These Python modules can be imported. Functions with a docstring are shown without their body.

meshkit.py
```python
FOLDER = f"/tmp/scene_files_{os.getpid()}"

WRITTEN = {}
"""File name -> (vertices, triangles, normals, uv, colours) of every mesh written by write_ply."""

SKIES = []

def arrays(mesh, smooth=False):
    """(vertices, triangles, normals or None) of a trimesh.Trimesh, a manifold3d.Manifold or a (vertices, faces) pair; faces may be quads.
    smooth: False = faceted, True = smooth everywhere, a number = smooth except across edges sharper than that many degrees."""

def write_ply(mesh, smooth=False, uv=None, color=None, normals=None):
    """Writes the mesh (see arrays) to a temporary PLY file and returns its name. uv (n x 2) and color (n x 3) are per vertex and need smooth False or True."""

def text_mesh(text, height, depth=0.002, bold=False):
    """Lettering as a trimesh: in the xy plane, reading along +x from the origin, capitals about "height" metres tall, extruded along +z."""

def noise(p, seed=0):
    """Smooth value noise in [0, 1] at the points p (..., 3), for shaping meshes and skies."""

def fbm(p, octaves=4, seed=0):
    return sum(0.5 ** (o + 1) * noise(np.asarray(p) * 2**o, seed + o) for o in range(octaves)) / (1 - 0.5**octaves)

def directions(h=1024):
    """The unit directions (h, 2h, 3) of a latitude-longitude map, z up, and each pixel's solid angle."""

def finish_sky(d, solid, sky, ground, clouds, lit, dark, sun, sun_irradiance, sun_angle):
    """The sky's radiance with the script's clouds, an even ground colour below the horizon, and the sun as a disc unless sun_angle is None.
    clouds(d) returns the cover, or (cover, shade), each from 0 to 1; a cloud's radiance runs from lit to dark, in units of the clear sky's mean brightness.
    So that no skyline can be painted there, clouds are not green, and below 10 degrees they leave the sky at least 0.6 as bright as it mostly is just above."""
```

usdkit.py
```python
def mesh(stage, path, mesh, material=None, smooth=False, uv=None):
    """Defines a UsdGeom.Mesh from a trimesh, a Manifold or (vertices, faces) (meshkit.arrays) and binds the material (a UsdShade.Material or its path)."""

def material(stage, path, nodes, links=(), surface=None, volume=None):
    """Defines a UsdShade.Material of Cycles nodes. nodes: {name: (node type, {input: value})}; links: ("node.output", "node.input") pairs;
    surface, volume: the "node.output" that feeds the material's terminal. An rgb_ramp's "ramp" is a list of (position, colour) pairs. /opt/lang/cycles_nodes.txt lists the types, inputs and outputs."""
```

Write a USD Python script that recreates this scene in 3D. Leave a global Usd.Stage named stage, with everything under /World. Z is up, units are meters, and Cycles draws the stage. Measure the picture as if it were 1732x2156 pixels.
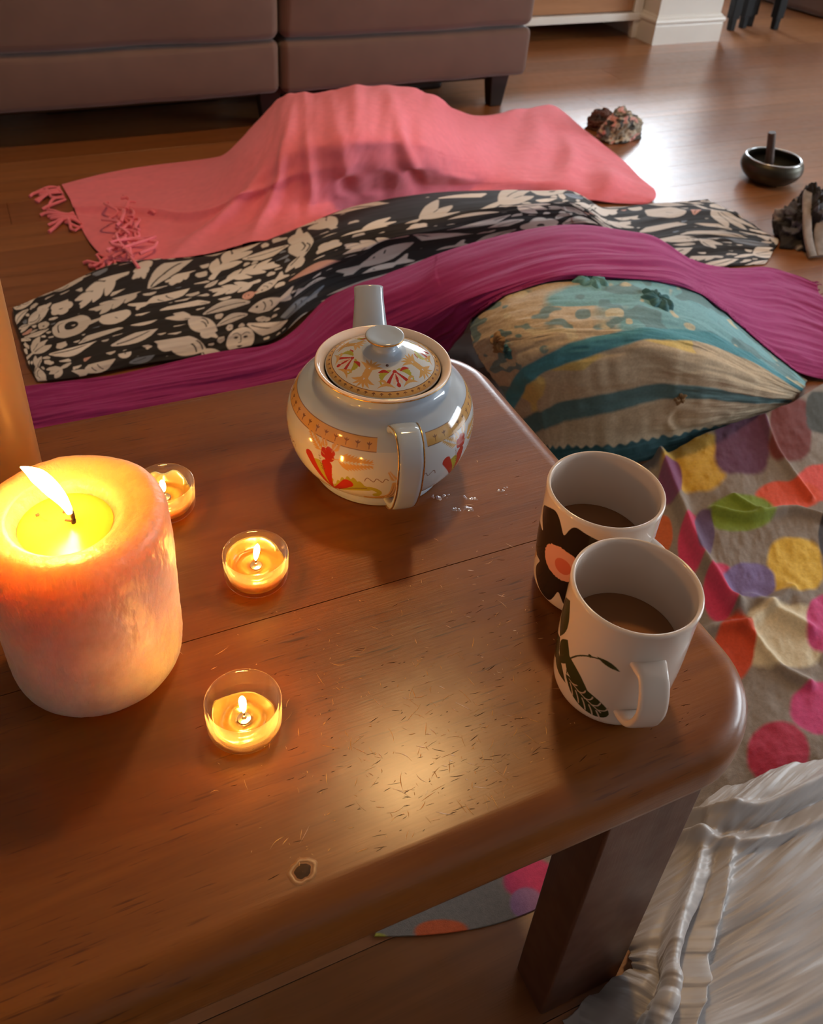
import math, random
import numpy as np, trimesh, manifold3d
import shapely
from shapely import affinity
from shapely.geometry import Polygon, Point, LineString, box as sbox
from shapely.ops import unary_union
from scipy.interpolate import PchipInterpolator
from scipy.ndimage import gaussian_filter
import usdkit, meshkit
from pxr import Usd, UsdGeom, UsdLux, UsdShade, Gf, Sdf, Vt

PI = math.pi
stage = Usd.Stage.CreateInMemory()
UsdGeom.SetStageUpAxis(stage, 'Z'); UsdGeom.SetStageMetersPerUnit(stage, 1.0)
W = UsdGeom.Xform.Define(stage, '/World'); stage.SetDefaultPrim(W.GetPrim())
UsdGeom.Scope.Define(stage, '/World/Looks')
T = Sdf.ValueTypeNames

# ------------------------------------------------------------------ camera
# x runs along the table's long edge, y away from the camera, z up; the camera stands over the origin
ZT = 0.42                      # table top
HC = ZT + 0.497                # camera height
F, CX, CY = 1927.48, 858.73, 857.07      # focal length and principal point (pixels of 1732 x 2156)
R = np.array([[0.91072, -0.19748, 0.36275], [-0.40820, -0.56424, 0.71764], [0.06296, -0.80164, -0.59448]])
u_, s_, vt_ = np.linalg.svd(R); R = u_ @ vt_
AP = 36.0
cam = UsdGeom.Camera.Define(stage, '/World/camera')
cam.CreateProjectionAttr('perspective')
cam.CreateHorizontalApertureAttr(AP); cam.CreateVerticalApertureAttr(AP * 2156 / 1732)
cam.CreateFocalLengthAttr(AP * F / 1732)
cam.CreateHorizontalApertureOffsetAttr((866 - CX) / 1732 * AP)
cam.CreateVerticalApertureOffsetAttr(-(1078 - CY) / 1732 * AP)
cam.CreateClippingRangeAttr((0.02, 100.0))
cam.CreateFStopAttr(18.0); cam.CreateFocusDistanceAttr(0.66)
cam.CreateExposureAttr(-0.2)
m4 = Gf.Matrix4d(1.0)
for k, (col, sg) in enumerate(((0, 1), (1, -1), (2, -1))):
    m4.SetRow(k, Gf.Vec4d(*(sg * R[:, col]), 0.0))
m4.SetRow(3, Gf.Vec4d(0, 0, HC, 1.0))
cam.AddTransformOp().Set(m4)


def P(px, py, z=0.0):
    """The point at height z that the photograph shows at the pixel."""
    d = R @ np.array([(px - CX) / F, (py - CY) / F, 1.0])
    return d * ((z - HC) / d[2]) + [0, 0, HC]


# ------------------------------------------------------------------ light
def rect_light(name, loc, aim, w, h, color, power):
    l = UsdLux.RectLight.Define(stage, '/World/' + name)
    l.CreateWidthAttr(w); l.CreateHeightAttr(h); l.CreateColorAttr(Gf.Vec3f(*color)); l.CreateIntensityAttr(power)
    z = -np.array(aim, float); z /= np.linalg.norm(z)
    x = np.cross([0, 0, 1.0], z); x /= np.linalg.norm(x); y = np.cross(z, x)
    m = Gf.Matrix4d(1.0)
    for k, v in enumerate((x, y, z)):
        m.SetRow(k, Gf.Vec4d(*v, 0.0))
    m.SetRow(3, Gf.Vec4d(*loc, 1.0)); l.AddTransformOp().Set(m)
    return l


WX0, WX1, WZ0, WZ1 = 2.95, 5.30, 0.04, 2.25       # the glazed doors in the back wall
YB, XR, XL, YF, ZC = 5.2, 6.4, -2.6, -2.6, 2.45   # the room
RY0, RY1 = -2.1, 0.9                              # the window in the right wall
rect_light('daylight_back', ((WX0 + WX1) / 2, YB + 0.25, (WZ0 + WZ1) / 2), (0, -1, 0), WX1 - WX0, WZ1 - WZ0, (0.80, 0.90, 1.0), 12.5)
rect_light('daylight_right', (XR + 0.25, (RY0 + RY1) / 2, 1.45), (-1, 0, 0), RY1 - RY0, 1.5, (0.88, 0.94, 1.0), 15.0)
sky = UsdLux.DomeLight.Define(stage, '/World/sky_light')
sky.CreateColorAttr(Gf.Vec3f(0.80, 0.90, 1.0)); sky.CreateIntensityAttr(3.0)
LAMP = (0.785, 1.32, ZC - 0.012)
dl = UsdLux.DiskLight.Define(stage, '/World/lamp_light')
dl.CreateRadiusAttr(0.11); dl.CreateColorAttr(Gf.Vec3f(1.0, 0.60, 0.24)); dl.CreateIntensityAttr(205.0); dl.AddTranslateOp().Set(Gf.Vec3d(*LAMP))
FLAME = 420.0                  # strength of the candle flames

# ------------------------------------------------------------------ helpers
used = {}


def numbered(parent, name):
    k = used.get((parent, name), 0); used[(parent, name)] = k + 1
    return name if k == 0 else f'{name}_{k:03d}'


def path_of(o):
    return str(o.GetPath()) if o is not None else '/World'


def tag(prim, label=None, cat=None, group=None, kind=None):
    p = prim.GetPrim() if hasattr(prim, 'GetPrim') else prim
    for k, v in (('label', label), ('category', cat), ('group', group), ('kind', kind)):
        if v:
            p.SetCustomDataByKey(k, v)
    return p


def thing(name, label=None, cat=None, loc=None, rotz=0, group=None, kind=None, parent=None):
    base = path_of(parent)
    x = UsdGeom.Xform.Define(stage, base + '/' + numbered(base, name))
    if loc is not None:
        x.AddTranslateOp().Set(Gf.Vec3d(*map(float, loc)))
        if rotz:
            x.AddRotateZOp().Set(math.degrees(rotz))
    return tag(x, label, cat, group, kind)


def obj(name, mesh, m, parent=None, smooth=30, **tags):
    base = path_of(parent)
    o = usdkit.mesh(stage, base + '/' + numbered(base, name), mesh, m, smooth=smooth)
    return tag(o, **tags)


def dense(name, V, Fc, m, parent=None, col=None, **tags):
    """A smooth dense mesh with per-vertex print colours (primvar print_color)."""
    base = path_of(parent)
    V = np.asarray(V, float); Fc = np.asarray(Fc, int)
    if Fc.shape[1] == 4:
        Fc = np.vstack([Fc[:, [0, 1, 2]], Fc[:, [0, 2, 3]]])
    fn = np.cross(V[Fc[:, 1]] - V[Fc[:, 0]], V[Fc[:, 2]] - V[Fc[:, 0]])
    n = np.stack([sum(np.bincount(Fc[:, k], fn[:, c], len(V)) for k in range(3)) for c in range(3)], 1)
    n /= np.maximum(np.linalg.norm(n, axis=1, keepdims=True), 1e-20)
    o = UsdGeom.Mesh.Define(stage, base + '/' + numbered(base, name))
    o.CreatePointsAttr(Vt.Vec3fArray.FromNumpy(V.astype(np.float32)))
    o.CreateFaceVertexCountsAttr(Vt.IntArray.FromNumpy(np.full(len(Fc), 3, np.int32)))
    o.CreateFaceVertexIndicesAttr(Vt.IntArray.FromNumpy(Fc.astype(np.int32).ravel()))
    o.CreateSubdivisionSchemeAttr('none')
    o.CreateNormalsAttr(Vt.Vec3fArray.FromNumpy(n.astype(np.float32))); o.SetNormalsInterpolation('vertex')
    if col is not None:
        UsdGeom.PrimvarsAPI(o).CreatePrimvar('print_color', T.Color3fArray, 'vertex').Set(Vt.Vec3fArray.FromNumpy(np.asarray(col, np.float32)))
    UsdShade.MaterialBindingAPI.Apply(o.GetPrim()).Bind(m)
    return tag(o, **tags)


def grid_faces(n, m, wrap=False):
    i, j = np.meshgrid(np.arange(n - 1), np.arange(m if wrap else m - 1), indexing='ij')
    a = i * m + j; b = i * m + (j + 1) % m
    return np.stack([a, b, b + m, a + m], -1).reshape(-1, 4)


def lathe(prof, n=64, loc=(0, 0, 0)):
    prof = np.array(prof, float); th = np.arange(n) * 2 * PI / n
    V = np.stack([prof[:, 0:1] * np.cos(th), prof[:, 0:1] * np.sin(th), np.repeat(prof[:, 1:2], n, 1)], -1)
    return V.reshape(-1, 3) + loc, grid_faces(len(prof), n, True)


def curve_pts(pts, n):
    pts = np.array(pts, float); d = np.r_[0, np.cumsum(np.linalg.norm(np.diff(pts[:, :2] if pts.shape[1] > 1 else pts, axis=0), axis=1) + 1e-9)]
    return PchipInterpolator(d / d[-1], pts)(np.linspace(0, 1, n))


def round_profile(pts, n=6, r=0.002):
    """Rounds the corners of a lathe profile with a small radius."""
    pts = [np.array(p, float) for p in pts]; out = [pts[0]]
    for a, b, c in zip(pts, pts[1:], pts[2:]):
        u, v = a - b, c - b; lu, lv = np.linalg.norm(u), np.linalg.norm(v); q = min(r, lu * .45, lv * .45)
        p0, p1 = b + u / lu * q, b + v / lv * q
        for t in np.linspace(0, 1, n):
            out.append((1 - t) ** 2 * p0 + 2 * t * (1 - t) * b + t * t * p1)
    out.append(pts[-1]); return np.array(out)


def frame_of(p):
    t = np.gradient(p, axis=0); t /= np.linalg.norm(t, axis=1, keepdims=True) + 1e-12
    return t


def sweep(points, radii, sides=10, flat=None, up=(0, 0, 1), cap=True):
    """A tube along the points; flat = (a, b) scales the section across and along the 'up' side."""
    p = np.asarray(points, float); t = frame_of(p); up = np.array(up, float)
    a = np.cross(t, up); bad = np.linalg.norm(a, axis=1) < 1e-3
    a[bad] = np.cross(t[bad], [1.0, 0.2, 0.1]); a /= np.linalg.norm(a, axis=1, keepdims=True)
    b = np.cross(a, t); r = np.broadcast_to(radii, (len(p),))[:, None, None]
    an = np.arange(sides) * 2 * PI / sides
    fa, fb = flat if flat else (1.0, 1.0)
    ca, sa = np.cos(an), np.sin(an)
    if flat:
        ca, sa = np.sign(ca) * np.abs(ca) ** 0.55, np.sign(sa) * np.abs(sa) ** 0.55
    V = p[:, None] + r * (fa * ca[None, :, None] * a[:, None] + fb * sa[None, :, None] * b[:, None])
    V = V.reshape(-1, 3); Fc = grid_faces(len(p), sides, True)
    Fc = np.vstack([Fc[:, [0, 1, 2]], Fc[:, [0, 2, 3]]])
    if cap:
        k = len(V); V = np.vstack([V, p[:1], p[-1:]])
        e = np.arange(sides); f = (e + 1) % sides; o = (len(p) - 1) * sides
        Fc = np.vstack([Fc, np.stack([np.full(sides, k), f, e], 1), np.stack([np.full(sides, k + 1), o + e, o + f], 1)])
    return trimesh.Trimesh(V, Fc, process=False)


def join(ms):
    return trimesh.util.concatenate([m if isinstance(m, trimesh.Trimesh) else trimesh.Trimesh(*arr(m), process=False) for m in ms])


def arr(m):
    v, f, _ = meshkit.arrays(m); return v, f


def rbox(x0, x1, y0, y1, z0, z1, r=0.004, seg=3):
    """A box with rounded edges."""
    r = min(r, (x1 - x0) * .49, (y1 - y0) * .49, (z1 - z0) * .49)
    s = manifold3d.Manifold.sphere(r, 4 * seg)
    cs = [s.translate((x, y, z)) for x in (x0 + r, x1 - r) for y in (y0 + r, y1 - r) for z in (z0 + r, z1 - r)]
    return manifold3d.Manifold.batch_hull(cs)


def pbox(x0, x1, y0, y1, z0, z1):
    m = trimesh.creation.box([x1 - x0, y1 - y0, z1 - z0]); m.apply_translation([(x0 + x1) / 2, (y0 + y1) / 2, (z0 + z1) / 2]); return m


# ------------------------------------------------------------------ materials
LK = '/World/Looks/'


def mat(name, nodes, links=(), surface='p.BSDF', volume=None):
    return usdkit.material(stage, LK + name, nodes, links, surface=surface, volume=volume)


def plain(name, color, rough=0.5, var=0.12, scale=30, bump=0.0, bscale=400, stretch=(1, 1, 1), **kw):
    """Principled with a soft noise in tone and an optional fine relief."""
    c = np.array(color, float)
    n = {'g': ('geometry', {}), 'mp': ('mapping', {'scale': tuple(stretch)}), 'n': ('noise_texture', {'scale': scale, 'detail': 4.0}),
         'r': ('rgb_ramp', {'ramp': [(0.25, tuple(c * (1 - var))), (0.75, tuple(np.minimum(c * (1 + var), 1)))]}),
         'p': ('principled_bsdf', {'roughness': rough, **kw})}
    l = [('g.position', 'mp.vector'), ('mp.vector', 'n.vector'), ('n.fac', 'r.fac'), ('r.color', 'p.base_color')]
    if bump:
        n['nb'] = ('noise_texture', {'scale': bscale, 'detail': 3.0}); n['b'] = ('bump', {'strength': bump, 'distance': 0.001})
        l += [('mp.vector', 'nb.vector'), ('nb.fac', 'b.height'), ('b.normal', 'p.normal')]
    return mat(name, n, l)


def printed(name, rough=0.85, bump=0.0, bscale=500, tone=0.0, **kw):
    n = {'a': ('attribute', {'attribute': 'print_color'}), 'p': ('principled_bsdf', {'roughness': rough, **kw})}
    l = [('a.color', 'p.base_color')]
    if tone:
        n.update({'g0': ('geometry', {}), 'tn': ('noise_texture', {'scale': 260.0, 'detail': 3.0}), 'tm': ('map_range', {'from_min': 0.3, 'from_max': 0.7, 'to_min': 1 - tone, 'to_max': 1 + tone}),
                  'tx': ('vector_math', {'math_type': 'scale'})})
        l = [('g0.position', 'tn.vector'), ('tn.fac', 'tm.value'), ('a.color', 'tx.vector1'), ('tm.result', 'tx.scale'), ('tx.vector', 'p.base_color')]
    if bump:
        n.update({'g': ('geometry', {}), 'nb': ('noise_texture', {'scale': bscale, 'detail': 3.0}), 'b': ('bump', {'strength': bump, 'distance': 0.001})})
        l += [('g.position', 'nb.vector'), ('nb.fac', 'b.height'), ('b.normal', 'p.normal')]
    return mat(name, n, l)


def wood(name, ramp, grain=(2.2, 34, 34), rough=0.32, coat=0.5, fleck=0.35, bump=0.25, seed=0.0, coat_rough=0.13, coat_ior=1.45, spec=0.4):
    """Varnished wood with the grain along x."""
    n = {'g': ('geometry', {}), 'mp': ('mapping', {'scale': grain, 'location': (seed, seed * 3.1, 0)}),
         'n': ('noise_texture', {'scale': 1.0, 'detail': 6.0, 'roughness': 0.6, 'distortion': 0.6}),
         'r': ('rgb_ramp', {'ramp': ramp}),
         'mp2': ('mapping', {'scale': (grain[0] * 14, grain[1] * 22, grain[2] * 22), 'location': (seed, 0, 0)}), 'n2': ('noise_texture', {'scale': 1.0, 'detail': 2.0}),
         'f': ('map_range', {'from_min': 0.62, 'from_max': 0.72, 'to_min': 0.0, 'to_max': fleck, 'clamp': True}),
         'n3': ('noise_texture', {'scale': 7.0, 'detail': 2.0}), 'f3': ('map_range', {'from_min': 0.35, 'from_max': 0.65, 'to_min': 0.0, 'to_max': 1.0, 'clamp': True}),
         'ff': ('math', {'math_type': 'multiply'}),
         'd': ('mix', {'mix_type': 'multiply', 'color2': (0.25, 0.16, 0.10)}),
         'b': ('bump', {'strength': bump, 'distance': 0.0006, 'invert': True}),
         'nr': ('noise_texture', {'scale': 45.0, 'detail': 4.0}), 'rr': ('map_range', {'from_min': 0.3, 'from_max': 0.7, 'to_min': rough * 0.85, 'to_max': rough * 1.2}),
         'p': ('principled_bsdf', {'coat_weight': coat, 'coat_roughness': coat_rough, 'specular_ior_level': spec, 'coat_ior': coat_ior})}
    l = [('g.position', 'mp.vector'), ('mp.vector', 'n.vector'), ('n.fac', 'r.fac'), ('g.position', 'mp2.vector'), ('mp2.vector', 'n2.vector'), ('n2.fac', 'f.value'),
         ('g.position', 'n3.vector'), ('n3.fac', 'f3.value'), ('f.result', 'ff.value1'), ('f3.result', 'ff.value2'),
         ('r.color', 'd.color1'), ('ff.value', 'd.fac'), ('d.color', 'p.base_color'), ('n2.fac', 'b.height'), ('b.normal', 'p.normal'),
         ('g.position', 'nr.vector'), ('nr.fac', 'rr.value'), ('rr.result', 'p.roughness')]
    return mat(name, n, l)


def flame_mat(name, color, strength):
    return mat(name, {'e': ('emission', {'color': color, 'strength': strength})}, surface='e.emission')


def glass_mat(name, tint=(1, 1, 1), edge=(0.8, 0.75, 0.7), rough=0.02, ior=1.5):
    """Thin glass: light passes straight, reflection by fresnel, darker towards the edges."""
    n = {'lw': ('layer_weight', {'blend': 0.25}), 'mx': ('mix', {'color1': tint, 'color2': edge}), 't': ('transparent_bsdf', {}),
         'gl': ('glossy_bsdf', {'color': (1, 1, 1), 'roughness': rough}), 'fr': ('rgb_ramp', {'ramp': [(0.0, (.035,) * 3), (0.5, (.05,) * 3), (0.8, (.16,) * 3), (1.0, (.6,) * 3)]}), 'lw2': ('layer_weight', {'blend': 0.5}), 'm': ('mix_closure', {})}
    return mat(name, n, [('lw.facing', 'mx.fac'), ('mx.color', 't.color'), ('lw2.facing', 'fr.fac'), ('fr.color', 'm.fac'), ('t.BSDF', 'm.closure1'), ('gl.BSDF', 'm.closure2')], surface='m.closure')


M = {}
M['table'] = wood('table_wood', [(0.2, (0.088, 0.023, 0.0020)), (0.45, (0.152, 0.042, 0.0032)), (0.62, (0.200, 0.060, 0.005)), (0.85, (0.125, 0.034, 0.0028))], grain=(2.6, 24, 24), fleck=0.8, rough=0.40, coat=0.6, coat_rough=0.21, coat_ior=1.38, spec=0.22)
M['leg'] = wood('leg_wood', [(0.2, (0.060, 0.018, 0.008)), (0.7, (0.10, 0.032, 0.014))], grain=(30, 30, 2.0), rough=0.45, coat=0.3, coat_rough=0.3)
FB = [(0.23, 0.080, 0.022), (0.27, 0.098, 0.028), (0.31, 0.118, 0.038), (0.24, 0.080, 0.022), (0.29, 0.108, 0.036)]
for k, c in enumerate(FB):
    c = np.array(c)
    M['board%d' % k] = wood('floor_wood_%d' % k, [(0.2, tuple(c * .7)), (0.5, tuple(c)), (0.8, tuple(c * 1.3))], grain=(1.6, 40, 40), rough=0.40, coat=1.0, coat_ior=1.5, coat_rough=0.27, fleck=0.3, bump=0.3, seed=k * 1.7)
M['gap'] = plain('floor_gap', (0.03, 0.014, 0.007), 0.8)
M['wall'] = plain('white_wall', (0.58, 0.53, 0.47), 0.8, var=0.03, scale=3)
M['ceiling'] = plain('ceiling_paint', (0.50, 0.47, 0.43), 0.9, var=0.02, scale=3)
M['gloss_white'] = plain('white_gloss_paint', (0.74, 0.71, 0.66), 0.35, var=0.03, scale=8)
M['sofa'] = plain('brown_suede', (0.118, 0.056, 0.036), 0.75, var=0.10, scale=14, bump=0.35, bscale=900, sheen_weight=0.25, sheen_roughness=0.5)
M['dark'] = plain('dark_wood', (0.018, 0.011, 0.009), 0.4)
M['black'] = plain('black_paint', (0.006, 0.006, 0.007), 0.6, specular_ior_level=0.25)
M['cab_wood'] = wood('drawer_wood', [(0.2, (0.30, 0.13, 0.05)), (0.7, (0.42, 0.20, 0.085))], grain=(2, 26, 26), fleck=0.2, rough=0.45, coat=0.1)
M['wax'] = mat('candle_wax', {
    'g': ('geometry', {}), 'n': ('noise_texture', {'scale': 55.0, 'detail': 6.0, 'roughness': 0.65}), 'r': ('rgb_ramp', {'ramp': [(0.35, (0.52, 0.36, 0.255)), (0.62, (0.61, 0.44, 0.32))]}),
    'sx': ('separate_xyz', {}), 'mr': ('map_range', {'from_min': ZT + 0.055, 'from_max': ZT + 0.120, 'to_min': 0.0, 'to_max': 1.0, 'clamp': True}), 'am': ('mix', {'color2': (0.34, 0.20, 0.105)}),  # flame light toned down in the colour: wax turns darker amber towards the top
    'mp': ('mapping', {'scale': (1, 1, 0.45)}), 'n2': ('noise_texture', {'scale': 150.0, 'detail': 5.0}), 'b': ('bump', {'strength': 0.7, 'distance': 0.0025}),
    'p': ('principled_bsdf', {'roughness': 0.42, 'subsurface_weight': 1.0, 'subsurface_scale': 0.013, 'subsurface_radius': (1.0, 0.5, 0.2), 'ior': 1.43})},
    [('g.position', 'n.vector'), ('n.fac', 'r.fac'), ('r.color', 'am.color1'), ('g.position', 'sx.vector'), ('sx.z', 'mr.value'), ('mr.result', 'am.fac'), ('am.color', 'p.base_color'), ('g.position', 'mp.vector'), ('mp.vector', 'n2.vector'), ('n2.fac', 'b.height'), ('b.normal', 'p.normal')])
M['pool'] = mat('melted_wax', {'p': ('principled_bsdf', {'base_color': (0.50, 0.42, 0.05), 'roughness': 0.22, 'subsurface_weight': 1.0, 'subsurface_scale': 0.02, 'subsurface_radius': (1.0, 0.6, 0.2), 'ior': 1.45})})
M['tea_wax'] = mat('tea_light_wax', {'p': ('principled_bsdf', {'base_color': (0.16, 0.080, 0.018), 'roughness': 0.22, 'subsurface_weight': 1.0, 'subsurface_scale': 0.008, 'subsurface_radius': (1.0, 0.5, 0.2)})})
M['wick'] = plain('charred_wick', (0.05, 0.022, 0.016), 0.9)
M['tin'] = mat('tin_tab', {'p': ('principled_bsdf', {'base_color': (0.75, 0.68, 0.5), 'metallic': 1.0, 'roughness': 0.25})})
M['flame'] = flame_mat('flame_big', (1.0, 0.40, 0.06), FLAME)
M['tea_flame'] = flame_mat('flame_small', (1.0, 0.40, 0.06), FLAME * 1.3)
M['glass'] = mat('tea_light_glass', {'lw': ('layer_weight', {'blend': 0.3}), 'mx': ('mix', {'color1': (0.98, 0.97, 0.95), 'color2': (0.90, 0.84, 0.74)}), 't': ('transparent_bsdf', {}),
    'gl': ('glossy_bsdf', {'color': (1, 1, 1), 'roughness': 0.04}), 'fr': ('rgb_ramp', {'ramp': [(0.0, (.04,) * 3), (0.5, (.06,) * 3), (0.8, (.18,) * 3), (1.0, (.6,) * 3)]}), 'lw2': ('layer_weight', {'blend': 0.5}),
    'tr': ('translucent_bsdf', {'color': (0.9, 0.85, 0.8)}), 'fr2': ('rgb_ramp', {'ramp': [(0.0, (.02,) * 3), (0.55, (.05,) * 3), (0.85, (.22,) * 3), (1.0, (.5,) * 3)]}), 'm0': ('mix_closure', {}), 'm': ('mix_closure', {})},
    [('lw.facing', 'mx.fac'), ('mx.color', 't.color'), ('lw2.facing', 'fr.fac'), ('fr.color', 'm.fac'), ('lw2.facing', 'fr2.fac'), ('fr2.color', 'm0.fac'), ('t.BSDF', 'm0.closure1'), ('tr.BSDF', 'm0.closure2'), ('m0.closure', 'm.closure1'), ('gl.BSDF', 'm.closure2')], surface='m.closure')
M['pane'] = glass_mat('window_glass', (0.97, 0.98, 0.98), (0.85, 0.88, 0.87))
M['vase'] = mat('frosted_glass', {'p': ('principled_bsdf', {'base_color': (0.45, 0.19, 0.06), 'roughness': 0.35, 'transmission_weight': 0.35, 'ior': 1.3, 'subsurface_weight': 0.3, 'subsurface_scale': 0.01})})
M['mug_in'] = printed('mug_glaze', 0.12, specular_ior_level=0.5)
M['tea'] = mat('tea_liquid', {'p': ('principled_bsdf', {'base_color': (0.23, 0.105, 0.045), 'roughness': 0.08, 'ior': 1.33})})
M['pot'] = printed('teapot_glaze', 0.10, specular_ior_level=0.55)
M['pot_plain'] = plain('teapot_pale_blue', (0.31, 0.37, 0.44), 0.10, var=0.02)
M['gold'] = mat('gilding', {'g': ('geometry', {}), 'n': ('noise_texture', {'scale': 420.0, 'detail': 3.0}), 'r': ('rgb_ramp', {'ramp': [(0.35, (0.36, 0.20, 0.055)), (0.65, (0.62, 0.37, 0.12))]}),
    'b': ('bump', {'strength': 0.25, 'distance': 0.0005}), 'p': ('principled_bsdf', {'metallic': 0.85, 'roughness': 0.30})},
    [('g.position', 'n.vector'), ('n.fac', 'r.fac'), ('r.color', 'p.base_color'), ('n.fac', 'b.height'), ('b.normal', 'p.normal')])
M['pink'] = plain('pink_wool', (0.84, 0.195, 0.255), 0.9, var=0.06, scale=60, bump=0.3, bscale=1200, sheen_weight=0.25, sheen_tint=(1, 0.6, 0.6))
M['purple'] = plain('magenta_cotton', (0.28, 0.012, 0.12), 0.85, var=0.08, scale=80, bump=0.3, bscale=1500, sheen_weight=0.15, sheen_tint=(1, 0.4, 0.7))
M['satin'] = plain('silver_satin', (0.37, 0.35, 0.345), 0.40, var=0.05, scale=30, bump=0.10, bscale=900, stretch=(1, 5, 1), sheen_weight=0.2)
M['scarf'] = printed('printed_cotton', 0.8, 0.25, 1400)
M['teal'] = printed('teal_cotton', 0.85, 0.35, 900, tone=0.12)
M['felt'] = printed('felted_wool', 0.95, 0.35, 800, tone=0.10, sheen_weight=0.15)
M['bowl'] = plain('dark_bronze', (0.045, 0.040, 0.028), 0.38, var=0.25, scale=40, metallic=0.7)
M['bowl_rim'] = plain('bright_bronze', (0.55, 0.55, 0.56), 0.2, metallic=0.9)
M['mallet'] = plain('mallet_wood', (0.075, 0.045, 0.035), 0.55, var=0.3, scale=60)
M['knot_ring'] = plain('knot_ring_wood', (0.24, 0.11, 0.038), 0.35)
M['knot_core'] = plain('knot_core_wood', (0.055, 0.030, 0.014), 0.7, var=0.3, scale=200, specular_ior_level=0.15)
M['scratch'] = plain('scratched_varnish', (0.50, 0.25, 0.07), 0.35)
M['dent'] = plain('dented_wood', (0.040, 0.016, 0.006), 0.9, specular_ior_level=0.0)
M['water'] = mat('spilt_water', {'t': ('transparent_bsdf', {}), 'gl': ('glossy_bsdf', {'color': (1, 1, 1), 'roughness': 0.03}), 'm': ('mix_closure', {'fac': 0.22})},
                 [('t.BSDF', 'm.closure1'), ('gl.BSDF', 'm.closure2')], surface='m.closure')

# ------------------------------------------------------------------ the room
floor = thing('floor', kind='structure', label='brown hardwood strip floor', cat='floor')
obj('subfloor', pbox(XL, XR, YF, YB, -0.06, -0.0065), M['gap'], floor, smooth=False)
rng = random.Random(4)
BW = 0.118
y = -0.60; row = 0
obj('subfloor_edge', pbox(XL, XR, YF, y, -0.0065, 0.0), M['board1'], floor, smooth=False)
while y < YB - 0.01:
    x = XL - rng.random() * 1.3
    y1 = min(y + BW, YB)
    while x < XR:
        L = 1.5 + rng.random() * 1.7
        a, b = max(x, XL), min(x + L, XR)
        if XR - b < 0.4: b = XR
        g = 0.0004
        m = trimesh.Trimesh(*arr((np.array([[a + g, y + g, -.006], [b - g, y + g, -.006], [b - g, y1 - g, -.006], [a + g, y1 - g, -.006],
             [a + g, y + g, -.0001], [b - g, y + g, -.0001], [b - g, y1 - g, -.0001], [a + g, y1 - g, -.0001],
             [a + g + .0001, y + g + .0001, 0], [b - g - .0012, y + g + .0001, 0], [b - g - .0012, y1 - g - .0001, 0], [a + g + .0001, y1 - g - .0001, 0]]),
             np.array([[0, 1, 5, 4], [1, 2, 6, 5], [2, 3, 7, 6], [3, 0, 4, 7], [4, 5, 9, 8], [5, 6, 10, 9], [6, 7, 11, 10], [7, 4, 8, 11], [8, 9, 10, 11]]))), process=False)
        obj('floorboard', m, M['board%d' % rng.choice([0, 1, 1, 2, 3, 4])], floor, smooth=False)
        x = b
    y = y1; row += 1

S = dict(kind='structure')
obj('ceiling', pbox(XL, XR, YF, YB, ZC, ZC + 0.1), M['ceiling'], smooth=False, **S)
obj('wall_left', pbox(XL - 0.1, XL, YF, YB, 0, ZC), M['wall'], smooth=False, **S)


M['wall_dark'] = plain('taupe_wall', (0.50, 0.48, 0.46), 0.85, var=0.03, scale=3)


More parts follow.
